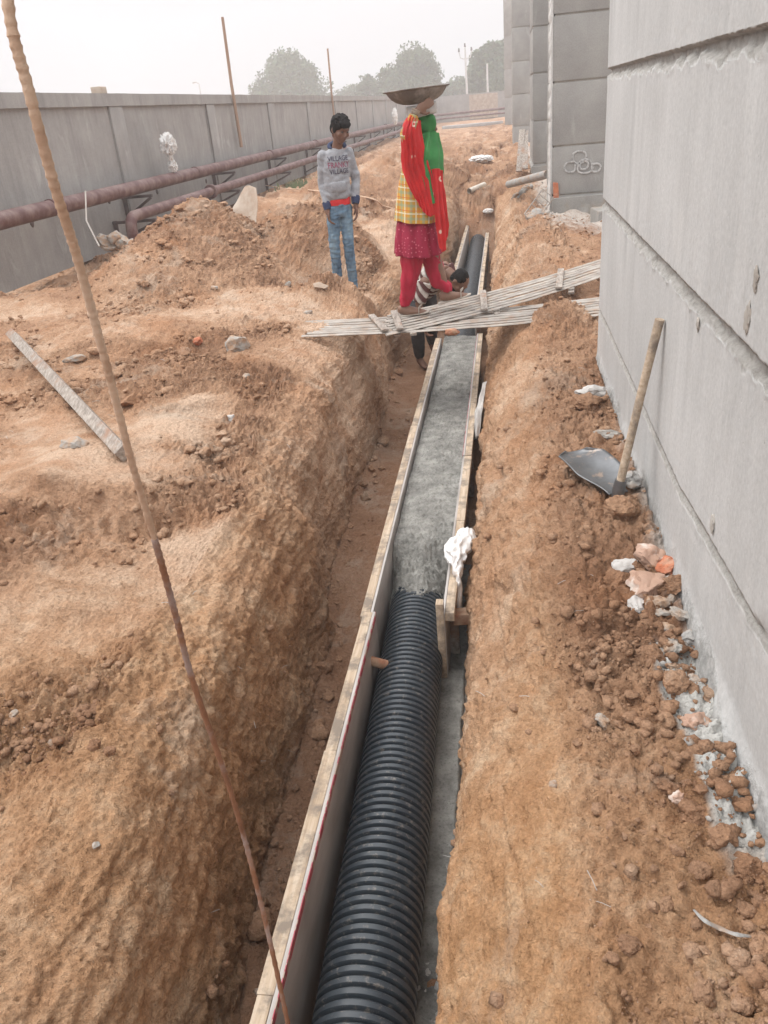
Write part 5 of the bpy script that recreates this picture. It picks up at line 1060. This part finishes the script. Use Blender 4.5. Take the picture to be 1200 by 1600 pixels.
# grass tuft by the pipes
def tuft(cx, cy, n, label, sp=.5):
    rg = random.Random(int(cy*10)); mb = MB(); g0 = gzat(cx, cy)
    for k in range(n):
        x = cx+rg.gauss(0, sp*.6); y = cy+rg.gauss(0, sp); z = gzat(x, y)-.01; h_ = rg.uniform(.06, .26); a = rg.uniform(0, 6.28); dx = math.cos(a)*h_*.35; dy = math.sin(a)*h_*.35; w_ = .012
        mb.add([(x-w_, y, z), (x+w_, y, z), (x+dx*.4+w_*.6, y+dy*.4, z+h_*.6), (x+dx*.4-w_*.6, y+dy*.4, z+h_*.6), (x+dx, y+dy, z+h_)], [(0, 1, 2, 3), (3, 2, 4)])
    o = mb.build('grass', M_grass, None, smooth=False); tag(o, label, 'grass', kind='stuff')
tuft(-4.9, 20.5, 260, 'patch of green grass under the pipes left of the boy', .45)

# ================================================================== TREES AND POLES BEYOND THE WALL
def tree(cx, cy, base, top, wid, label, seed, n=15000, leaf=.30, mat=M_leaf, bare=0):
    rg = np.random.RandomState(seed); o = empty('tree', (cx, cy, 0)); mb = MB(); ht = top-base
    mb.tube([(cx, cy, -.2), (cx+.2, cy, base*.6), (cx, cy, base+ht*.3), (cx+.1, cy, base+ht*.6)], [.5, .42, .3, .15], 10); mb.build('trunk', M_bark, o); mb = MB()
    cl = []
    for k in range(40):
        a = rg.rand()*6.28; rr_ = rg.rand()**.5; hh = rg.rand(); lim = math.sqrt(max(.05, 1-(hh*1.0)**2.4))*.86
        cl.append((cx+math.cos(a)*wid/2*rr_*lim, cy+math.sin(a)*wid/2*rr_*lim*.8, base+ht*(.10+.78*hh), wid*rg.uniform(.11, .19)))
    for (x, y, z, r) in cl[:14]: mb.tube([(cx, cy, base*.7), ((cx+x)/2, (cy+y)/2, (base*.7+z)/2+.3), (x, y, z)], [.18, .11, .04], 6)
    mb.build('limbs', M_bark, o); C_ = np.array(cl); k = rg.randint(len(cl), size=n); dr = rg.normal(size=(n, 3)); dr /= np.linalg.norm(dr, axis=1)[:, None]; rad = C_[k, 3]*(rg.rand(n)**.4)*1.15
    P_ = C_[k, :3]+dr*rad[:, None]*np.array([1, 1, .75]); a = rg.normal(size=(n, 3)); a /= np.linalg.norm(a, axis=1)[:, None]; b = np.cross(a, rg.normal(size=(n, 3))); b /= np.linalg.norm(b, axis=1)[:, None]; s = leaf*rg.uniform(.5, 1.2, (n, 1)); 
    Vv = np.stack([P_-a*s, P_-b*s*.5, P_+a*s, P_+b*s*.5], 1).reshape(-1, 3)-np.array([cx, cy, 0]); me = npmesh('crown', Vv, np.arange(4*n).reshape(-1, 4)); link('crown', me, mat, o, smooth=False)
    tag(o, label, 'tree', 'trees beyond the boundary wall')
tree(-31.8, 130, 2.4, 10.0, 13.5, 'rounded hazy tree above the wall left of the thin pole', 1)
tree(-12.3, 125, 2.2, 8.6, 10.5, 'broad hazy tree above the wall behind the basin', 2)
tree(-19.2, 128, 2.0, 6.3, 4.8, 'small wispy tree at the left side of the broad one', 3, 3000, .26)
tree(-.9, 118, 2.2, 8.0, 7.6, 'dark hazy tree beside the building columns', 4)
tree(-6.5, 140, 1.5, 4.6, 7.5, 'low far bush behind the utility pole', 5, 5000)
tree(-25, 150, 1.5, 5.4, 9, 'faint low bush between the two large trees', 6, 5000)
up = empty('utility_pole', (-4.55, 112, 0)); mb = MB(); mb.tube([(-4.5, 112, -.2), (-4.62, 112, 7.4)], [.16, .11], 10); mb.build('pole', M_gpole, up)
mb = MB(); pts = [(-5.35, 112, 7.0), (-5.2, 112, 6.35), (-4.6, 112, 6.15), (-4.0, 112, 6.35), (-3.85, 112, 7.0)]; mb.tube(pts, .07, 8); mb.build('cross_arm', M_gpole, up)
for k, (x, z) in enumerate([(-5.35, 7.05), (-3.85, 7.05), (-4.62, 7.5)]): mb = MB(); mb.tube([(x, 112, z-.05), (x, 112, z+.35)], [.13, .08], 8); mb.build('insulator', M_bracket, up)
tag(up, 'pale utility pole with a cup-shaped cross arm above the far wall', 'utility pole')
mb = MB(); mb.tube([(-1.95, 110, -.2), (-1.98, 110, 5.4)], [.15, .11], 10); o = mb.build('concrete_pole', M_gpole); tag(o, 'plain pale pole in front of the dark hazy tree', 'pole')
sl_ = empty('street_lamp', (-40, 118, 0)); p = at(314, 150, 118); q0 = at(311, 131, 118); mb = MB(); mb.tube([(p.x, 118, -.2), (p.x, 118, p.z), q0], [.12, .1, .07], 8); mb.build('pole', M_gpole, sl_)
mb = MB(); mb.tube([q0, q0+Vector((-.4, 0, .25)), q0+Vector((-.9, 0, .2))], [.06, .1, .12], 8); mb.build('lamp_head', M_gpole, sl_); tag(sl_, 'tiny distant street lamp above the boundary wall', 'street lamp')

# ================================================================== AIR
mb = MB(); mb.box((0, 77, 8.5), (150, 190, 22)); hz = mb.build('haze', None, None, smooth=False); hz.data.materials.clear()
m = bpy.data.materials.new('haze_air'); m.use_nodes = True; nt = m.node_tree; nt.nodes.clear(); pv = nt.nodes.new('ShaderNodeVolumePrincipled'); pv.inputs['Color'].default_value = (.93, .92, .93, 1); pv.inputs['Density'].default_value = .0038; pv.inputs['Anisotropy'].default_value = .1
oo = nt.nodes.new('ShaderNodeOutputMaterial'); nt.links.new(pv.outputs[0], oo.inputs['Volume']); hz.data.materials.append(m); tag(hz, 'thin dusty haze filling the air over the site', 'haze', kind='stuff')
